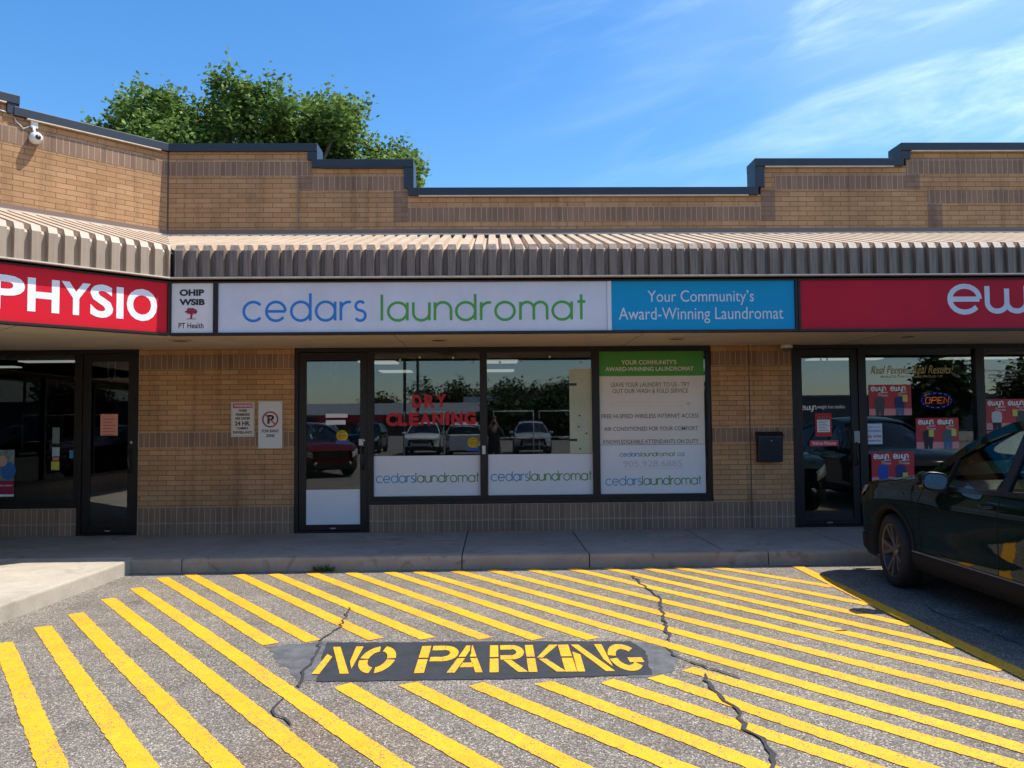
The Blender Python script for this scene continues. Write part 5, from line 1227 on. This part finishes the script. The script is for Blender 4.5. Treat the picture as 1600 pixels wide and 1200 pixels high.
    # wheels
    for c, stv in ((WB, steer), (-WB, 0)):
        for sgn in (1, -1):
            xf = Matrix.Translation((c, sgn*.80, WR)) @ Matrix.Rotation(stv, 4, 'Z')
            w = MB(xf); s_ = sgn
            w.lathe([(.10, -s_*.08), (.245, -s_*.09), (.262, -s_*.03), (.262, s_*.075), (.250, s_*.092), (.235, s_*.085), (.235, s_*.035), (.05, s_*.02)], (0, 0, 0), 'y', 36)
            wo = w.build('wheel', M_RIMD, root)
            t = MB(xf); t.lathe([(.235, -s_*.105), (.30, -s_*.112), (.335, -s_*.095), (.345, -s_*.06), (.3465, 0), (.345, s_*.06), (.335, s_*.095), (.30, s_*.112), (.262, s_*.105), (.245, s_*.092)], (0, 0, 0), 'y', 48, caps=False)
            for gk in (-.045, -.015, .015, .045): t.lathe([(.3475, gk-.003), (.3475, gk+.003)], (0, 0, 0), 'y', 48, caps=False)
            t.build('tyre', M_TYRE, wo)
            sp = MB(xf)
            for k_ in range(5):
                for off in (-.17, .17):
                    a_ = k_*2*math.pi/5; ca, sa = math.cos(a_+off*.5), math.sin(a_+off*.5); cb, sb = math.cos(a_+off*1.35), math.sin(a_+off*1.35)
                    sp.add([(.05*ca+.016*sa, s_*.062, .05*sa-.016*ca), (.05*ca-.016*sa, s_*.062, .05*sa+.016*ca), (.245*cb-.020*sb, s_*.088, .245*sb+.020*cb), (.245*cb+.020*sb, s_*.088, .245*sb-.020*cb),
                            (.05*ca+.016*sa, s_*.03, .05*sa-.016*ca), (.05*ca-.016*sa, s_*.03, .05*sa+.016*ca), (.245*cb-.020*sb, s_*.05, .245*sb+.020*cb), (.245*cb+.020*sb, s_*.05, .245*sb-.020*cb)],
                           [(0, 1, 2, 3), (0, 4, 5, 1), (1, 5, 6, 2), (2, 6, 7, 3), (3, 7, 4, 0)])
            sp.lathe([(.001, s_*.072), (.035, s_*.070), (.060, s_*.060), (.062, s_*.03)], (0, 0, 0), 'y', 20)
            sp.lathe([(.262, s_*.080), (.258, s_*.096), (.243, s_*.094), (.240, s_*.06)], (0, 0, 0), 'y', 40, caps=False)
            sp.build('rim', M_RIM, wo)
    # cabin
    ca = MB(); ca.box(-1.9, .8, -.80, .80, .42, .46)
    ca.build('cabin_floor', M_SEAT, root)
    ds = MB(); ds.prism([(.36, .80), (.40, 1.00), (.55, 1.03), (.95, 1.05), (.95, .6), (.40, .6)], -.80, .80, 'y'); ds.build('dashboard', M_DASH, root, .015)
    sw = MB(); Rx = Matrix.Translation((.20, .37, .98)) @ Matrix.Rotation(R(-24), 4, 'Y')
    sw.xf = Rx; sw.tube([(0, .185*math.cos(R(15*i)), .185*math.sin(R(15*i))) for i in range(25)], .016, 8); sw.tube([(0, -.17, 0), (.02, 0, -.02), (0, .17, 0)], .022, 6); sw.tube([(0, 0, -.17), (.02, 0, -.02), (.2, 0, -.1)], .022, 6)
    sw.build('steering_wheel', M_RIMD, root)
    for y in (.38, -.38):
        se = MB(); se.prism([(-.50, .46), (.02, .46), (.04, .62), (-.30, .60), (-.46, 1.12), (-.56, 1.12), (-.50, .58)], y-.24, y+.24, 'y'); so = se.build('seat', M_SEAT, root, .04)
        hr = MB(); hr.prism([(-.47, 1.18), (-.56, 1.16), (-.58, 1.34), (-.50, 1.36)], y-.12, y+.12, 'y'); hr.build('headrest', M_SEAT, so, .03)
    rs = MB(); rs.prism([(-1.45, .46), (-.95, .46), (-.93, .62), (-1.22, .60), (-1.40, 1.10), (-1.50, 1.10)], -.65, .65, 'y'); rs.build('rear_seat', M_SEAT, root, .04)
    return root
P_GREEN = car_paint('dark_green_car_paint', (.0035, .0125, .0080))
CARX, CARY = 4.69, 6.465
car = build_car(P_GREEN, 'parked_car', (CARX, CARY, 0), R(90), 'dark green SUV parked nose in to the kerb beside the yellow hatched bay', steer=R(-7))

# ------------------------------------------------------------------ what stands across the lot and shows in the glass
def repaint(root, paint):
    def walk_(o):
        for k_ in kids(o):
            if k_.type == 'MESH':
                for sl in k_.material_slots:
                    if sl.material == P_GREEN: sl.link = 'OBJECT'; sl.material = paint
            walk_(k_)
    walk_(root)
def another(loc, rz, paint, label):
    o = copy_tree(car); o.location = loc; o.rotation_euler.z = rz; o['label'] = label; repaint(o, paint); o['group'] = 'cars parked across the lot'
    return o
PW, PS, PD, PR = car_paint('white_car_paint', (.6, .6, .6)), car_paint('silver_car_paint', (.33, .34, .35)), car_paint('black_car_paint', (.006, .006, .007)), car_paint('dark_red_car_paint', (.10, .006, .008))
another((-3.6, -20.5, 0), R(90), PW, 'white SUV facing the shops across the lot, seen in the laundromat glass')
another((1.9, -19.8, 0), R(90), PS, 'silver car facing the shops across the lot, seen in the middle window')
another((-1.35, -17.5, 0), R(-90), PW, 'white car with its tail to the shops, seen in the middle window')
another((-7.0, -23.5, 0), R(90), PD, 'black car facing the shops far across the lot')
another((-9.8, -23.5, 0), R(90), PS, 'silver car beside the black car far across the lot')
another((-5.9, -4.2, 0), R(60), PR, 'dark red SUV standing near the viewer, seen in the laundromat door')
another((8.6, -23, 0), R(90), PD, 'black car at the right across the lot')
another((7.44, 6.25, 0), R(90), PD, 'black SUV in the stall beside the green one, seen in the studio glass')

# ------------------------------------------------------------------ trees
def leaf_mat(name, c1, c2):
    m = bpy.data.materials.new(name); t, b = nodes_of(m); N = t.nodes.new; L = t.links.new
    g_ = N('ShaderNodeNewGeometry'); r = N('ShaderNodeValToRGB'); e = r.color_ramp.elements
    e[0].color = (*c1, 1); e[1].color = (*c2, 1); L(g_.outputs['Random Per Island'], r.inputs[0]); L(r.outputs[0], b.inputs['Base Color'])
    b.inputs['Roughness'].default_value = .6; b.inputs['Specular IOR Level'].default_value = .3
    tr = N('ShaderNodeBsdfTranslucent'); mx_ = N('ShaderNodeMixShader'); mx_.inputs[0].default_value = .22
    hs_ = N('ShaderNodeHueSaturation'); hs_.inputs['Value'].default_value = 1.7; hs_.inputs['Hue'].default_value = .485; L(r.outputs[0], hs_.inputs['Color']); L(hs_.outputs[0], tr.inputs[0])
    L(b.outputs[0], mx_.inputs[1]); L(tr.outputs[0], mx_.inputs[2]); L(mx_.outputs[0], t.nodes['Material Output'].inputs[0])
    return m
M_LEAF = leaf_mat('maple_leaf', (.050, .108, .020), (.20, .30, .07))
M_LEAFD = leaf_mat('dark_leaf', (.018, .035, .010), (.045, .075, .020))
M_BARK = mat('bark', (.10, .075, .055), .9, 0, .3, 12, .6, 30)
def leafy(root, lobes, n, size, seed, m, name='crown', droop=.25, clump=0):
    """leaf sprays thrown through overlapping lobes, thicker near their skins"""
    rr = random.Random(seed); mb = MB()
    if clump:
        sub = []
        for (cx, cy, cz, lr) in lobes:
            for i in range(clump):
                d = Vector((rr.gauss(0, 1), rr.gauss(0, 1), rr.gauss(0, 1))).normalized()*lr*rr.uniform(.45, .88)
                sub.append((cx+d.x, cy+d.y, cz+d.z*.9, lr*rr.uniform(.25, .42)))
        lobes = sub
    tot = sum(r_**2 for *_, r_ in lobes)
    for (cx, cy, cz, lr) in lobes:
        k_ = int(n*lr**2/tot)
        sprays = max(4, k_//9)
        for s in range(sprays):
            d = Vector((rr.gauss(0, 1), rr.gauss(0, 1), rr.gauss(0, 1)*.9)).normalized()
            rad = lr*(rr.random()**.45)*(1+.08*rr.gauss(0, 1))
            c = Vector((cx, cy, cz)) + d*rad
            ax = (d+Vector((rr.gauss(0, .5), rr.gauss(0, .5), rr.gauss(0, .4)+.25))).normalized()
            for j in range(9):
                p = c + ax*(size*2.4*(j/8-.35)) + Vector((rr.gauss(0, 1), rr.gauss(0, 1), rr.gauss(0, 1)))*size*.75
                u_ = Vector((rr.gauss(0, 1), rr.gauss(0, 1), rr.gauss(0, .6)-droop)).normalized()
                v_ = u_.cross(Vector((rr.gauss(0, .5), rr.gauss(0, .5), 1)).normalized()).normalized()
                nn = u_.cross(v_)
                s_ = size*rr.uniform(.6, 1.15)
                mb.add([p-u_*s_*.1, p+u_*s_*.35+v_*s_*.5+nn*s_*.08, p+u_*s_, p+u_*s_*.35-v_*s_*.5+nn*s_*.08], [(0, 1, 2), (0, 2, 3)])
    return mb.build(name, m, root, keepn=True)
def limb(mb, a, b, r0, r1, rr):
    a, b = Vector(a), Vector(b); P = []
    for i in range(6):
        t = i/5; P.append(a.lerp(b, t)+Vector((rr.gauss(0, 1), rr.gauss(0, 1), 0))*.05*(b-a).length*math.sin(math.pi*t))
    mb.tube(P, [r0+(r1-r0)*i/5 for i in range(6)], 8)
TY = 23.0
def sky_pt(px, py, y=TY): return on_y(px, py, y)
tree = empty('maple_tree', (sky_pt(400, 300).x, TY, 0), 'big leafy green maple rising behind the left part of the roof', 'tree')
rr = random.Random(11); k_ = TY/FPX; lobes = []
for px, py, pr in ((285, 195, 50), (292, 225, 62), (470, 205, 60), (520, 200, 50), (170, 222, 40), (205, 190, 56), (262, 185, 52), (250, 240, 70), (325, 178, 44), (350, 205, 66), (380, 158, 36), (400, 230, 80), (445, 190, 58), (480, 165, 38), (500, 215, 62), (545, 205, 42), (560, 245, 58), (600, 235, 42), (625, 265, 40), (590, 290, 60), (640, 285, 32), (300, 260, 70), (450, 270, 80)):
    c = sky_pt(px, py); lobes.append((c.x, TY+rr.uniform(-1.2, 1.2), c.z, pr*k_))
lb = list(lobes)
for px, py, pr in ((300, 330, 110), (450, 350, 120), (560, 350, 90), (380, 400, 110), (480, 430, 90)):
    c = sky_pt(px, py); lobes.append((c.x, TY+rr.uniform(-1, 1), c.z, pr*k_))
leafy(tree, lobes, 98000, .130, 3, M_LEAF, clump=17)
tk = MB(); bx = sky_pt(400, 300).x
limb(tk, (bx, TY, 0), (bx+.1, TY, 5.2), .34, .24, rr)
for l in lb: limb(tk, (bx+.1, TY, 4.6+rr.uniform(0, .8)), (l[0], l[1], l[2]), .12, .025, rr)
tk.build('trunk', M_BARK, tree)

# trees, poles and a plaza on the far side, mirrored in the windows
def far_tree(x, y, h, w, seed, label, conical=False, n=4200):
    root = empty('pine_tree' if conical else 'tree', (x, y, 0), label, 'tree', 'trees beyond the lot'); r2 = random.Random(seed); L_ = []
    for i in range(12):
        t = r2.random()
        if conical: z = h*(.12+.85*t); rad = w*.5*(1.05-t); a_ = r2.uniform(0, 6.28); L_.append((x+rad*.6*math.cos(a_), y+rad*.6*math.sin(a_), z, max(.25, rad*.6)))
        else: a_ = r2.uniform(0, 6.28); q = w*.36*math.sqrt(r2.random()); z = h*(.32+.55*t); L_.append((x+q*math.cos(a_), y+q*math.sin(a_), z, w*.24))
    leafy(root, L_, n, .42, seed, M_LEAFD)
    tk_ = MB(); limb(tk_, (x, y, 0), (x, y, h*.7), .2, .06, r2); tk_.build('trunk', M_BARK, root)
FT = [(-50, -98, 8.6, 4.5, 1), (-45, -99, 9.6, 4.5, 1), (-40, -97, 8.8, 4.2, 1), (-35.5, -99, 9.8, 4.5, 1), (-31, -98, 8.0, 6, 0), (-17, -102, 6.6, 7, 0), (-9, -101, 8.2, 9, 0), (-4, -102, 9.0, 9, 0), (1, -101, 8.2, 9, 0), (7, -100, 8.6, 9, 0), (12, -100, 9.2, 8, 0), (17, -98, 7.2, 7, 0),
      (-60, -98, 8, 8, 0), (5.5, -52, 5.0, 6, 0), (9.5, -53, 5.2, 6, 0), (1.5, -54, 4.6, 5, 0), (24, -60, 6.5, 7, 0), (31, -34, 6.8, 4.6, 0), (37.5, -33, 6.4, 4.6, 0), (44, -40, 7.5, 6, 0), (29, -70, 6.5, 8, 0)]
for i, (x, y, h, w, con) in enumerate(FT):
    h *= .84 if y < -90 else .9
    far_tree(x, y, h, w, 50+i, ('dark pointed pine' if con else 'dark round crowned tree')+' beyond the far side of the parking lot', con)
fp = empty('far_plaza', (-30, -83, 0), 'low grey roofed plaza with red shop signs across the parking lot', 'building')
MB().box(-90, 3, -90, -83, 0, 2.6).build('wall', mat('far_wall', (.16, .11, .09), .8), fp)
MB().prism([(-80.8, 2.7), (-81.0, 2.5), (-90, 2.5), (-90, 4.2), (-84.5, 4.2)], -90, 3.6, 'x').build('roof', mat('far_grey_roof', (.20, .21, .22), .6), fp)
for x in (-75, -62, -50, -39, -28, -18, -8): MB().box(x-4.2, x+4.2, -80.98, -80.88, 1.75, 2.65).build('shop_sign', mat('far_red_sign', (.42, .02, .03), .5), fp)
for x in range(-88, 2, 5): MB().box(x, x+3.6, -83.05, -82.98, .4, 1.7).build('window', M_DGLASS, fp)
MB().box(-4, 2, -88, -86, 4.2, 5.0).build('roof_unit', mat('roof_unit_white', (.5, .5, .5), .6), fp)
fb = empty('far_store', (30, -80, 0), 'long low dark store building behind the trees across the lot', 'building')
MB().box(6, 80, -90, -78, 0, 4.4).build('wall', mat('far_store_wall', (.10, .11, .13), .8), fb)
MB().box(7.5, 14, -77.98, -77.9, 2.6, 3.6).build('shop_sign', mat('far_red_sign', (.42, .02, .03), .5), fb)
MB().box(5.8, 80.2, -90.2, -77.8, 4.4, 4.6).build('roof', mat('far_grey_roof', (.20, .21, .22), .6), fb)
for x, y, h in ((-5.0, -24, 14), (-4.45, -26, 14), (12, -30, 10)):
    lp_ = empty('light_pole', (x, y, 0), 'tall slim light pole standing in the far parking rows', 'light pole', 'light poles across the lot')
    MB().tube([(x, y, 0), (x, y, h)], [.10, .06], 10).build('pole', mat('pole_grey', (.10, .10, .10), .6), lp_)
    MB().box(x-.5, x+.5, y-.15, y+.15, h, h+.15).build('lamp_head', mat('pole_grey', (.10, .10, .10), .6), lp_)
for x, y in ((-3.2, -15.5), (.9, -15.0), (3.0, -15.6)):
    cr = empty('cart_corral', (x, y, 0), 'white tube cart corral frame out in the parking lot', 'cart corral', 'cart corrals in the lot')
    MB().tube([(x-.9, y, 0), (x-.9, y, 2.1), (x+.9, y, 2.1), (x+.9, y, 0)], .03, 8).build('frame', M_CAMW, cr)
    MB().tube([(x-.9, y, .9), (x+.9, y, .9)], .02, 8).build('rail', M_CAMW, cr)

# the person taking the picture, mirrored in the middle window: dark clothes, both hands raised to a phone
def skin_body(name, joints, edges, m, parent, sub=2):
    me = bpy.data.meshes.new(name); me.from_pydata([j[0] for j in joints], edges, []); ob = bpy.data.objects.new(name, me); scene.collection.objects.link(ob)
    mo = ob.modifiers.new('skin', 'SKIN'); mo.use_smooth_shade = True
    for i, j in enumerate(joints):
        sv = me.skin_vertices[0].data[i]; sv.radius = j[1] if isinstance(j[1], tuple) else (j[1], j[1]); sv.use_root = (i == 0)
    ss = ob.modifiers.new('sub', 'SUBSURF'); ss.levels = sub; ss.render_levels = sub
    dg = bpy.context.evaluated_depsgraph_get(); nm = bpy.data.meshes.new_from_object(ob.evaluated_get(dg)); nm.materials.clear(); nm.materials.append(m); nm.name = name
    bpy.data.objects.remove(ob); o = bpy.data.objects.new(name, nm); scene.collection.objects.link(o); o.parent = parent; ORG[o.name] = Vector()
    for p_ in nm.polygons: p_.use_smooth = True
    return o
ps = empty('person', (0.0, -.42, 0), 'person in dark clothes holding a phone up, mirrored in the middle window', 'person', local=True)
M_SKIN = mat('skin', (.42, .24, .17), .55); M_CLOTH = mat('navy_clothes', (.015, .018, .03), .9); M_HAIR = mat('brown_hair', (.05, .028, .015), .6)
J = [((0, 0, .98), (.15, .11)), ((0, 0, 1.15), (.135, .10)), ((0, .01, 1.36), (.17, .11)), ((0, 0, 1.47), (.07, .06)), ((0, .02, 1.55), (.055, .055)), ((0, .03, 1.63), (.075, .09)), ((0, .03, 1.72), (.07, .085)),
     ((.19, 0, 1.41), .055), ((.25, .10, 1.20), .045), ((.10, .33, 1.50), .034), ((.075, .37, 1.56), .03), ((-.19, 0, 1.41), .055), ((-.25, .10, 1.20), .045), ((-.10, .33, 1.50), .034), ((-.075, .37, 1.56), .03),
     ((.10, 0, .90), .095), ((.11, .02, .50), .065), ((.12, 0, .09), .045), ((.13, .14, .04), .04), ((-.10, 0, .90), .095), ((-.11, .02, .50), .065), ((-.12, 0, .09), .045), ((-.13, .14, .04), .04)]
Ed = [(0, 1), (1, 2), (2, 3), (3, 4), (4, 5), (5, 6), (2, 7), (7, 8), (8, 9), (9, 10), (2, 11), (11, 12), (12, 13), (13, 14), (0, 15), (15, 16), (16, 17), (17, 18), (0, 19), (19, 20), (20, 21), (21, 22)]
pb = skin_body('body', J, Ed, M_SKIN, ps)
cJ = [(j[0], tuple(q+.014 for q in j[1]) if isinstance(j[1], tuple) else j[1]+.012) for j in J]
keep = [0, 1, 2, 3, 7, 8, 9, 11, 12, 13, 15, 16, 17, 19, 20, 21]; mp_ = {k_: i for i, k_ in enumerate(keep)}
cJ[3] = ((0, 0, 1.44), (.085, .075)); cJ[9] = ((.11, .31, 1.475), .045); cJ[13] = ((-.11, .31, 1.475), .045)
skin_body('clothing', [cJ[k_] for k_ in keep], [(mp_[a], mp_[b]) for a, b in Ed if a in mp_ and b in mp_], M_CLOTH, ps)
hr_ = MB(); hr_.grid([[((.088+.0*i)*math.sin(R(8+14*i))*math.cos(R(15*j)), .005+.105*math.sin(R(8+14*i))*math.sin(R(15*j)), 1.685+.11*math.cos(R(8+14*i))-(.0 if math.sin(R(15*j)) < .3 else .0)) for j in range(24)] for i in range(6 if True else 0)], close=True); hr_.build('hair', M_HAIR, ps)
fc = MB()
for ex in (-.03, .03): fc.lathe([(.001, .004), (.008, .003), (.010, -.004)], (ex, .118, 1.655), 'y', 10)
fc.build('eye', M_INK, ps)
no = MB(); no.add([(0, .118, 1.665), (-.014, .115, 1.618), (.014, .115, 1.618), (0, .142, 1.622)], [(0, 1, 3), (0, 3, 2), (1, 2, 3)]); no.build('nose', M_SKIN, ps)
mo_ = MB(); mo_.box(-.022, .022, .108, .116, 1.590, 1.597); mo_.build('mouth', mat('lips', (.3, .1, .09), .5), ps)
# fingers: four and a thumb on each hand, curled round the phone's edges
fg = MB()
for s_ in (1, -1):
    for f in range(4): fg.tube([(s_*.078, .375, 1.545+.017*f), (s_*.082, .40, 1.548+.017*f), (s_*(.06), .418, 1.55+.017*f), (s_*.035, .416, 1.55+.016*f)], [.010, .009, .008, .006], 8)
    fg.tube([(s_*.07, .365, 1.545), (s_*.05, .372, 1.57), (s_*.035, .378, 1.59)], [.012, .010, .008], 8)
fg.build('finger', M_SKIN, ps)
pho = MB(); pho.box(-.078, .078, -.030, -.022, 1.535, 1.612); tag(pho.build('phone', M_BLACK, bevel=.003), 'thin black phone held up sideways by the mirrored person', 'phone')
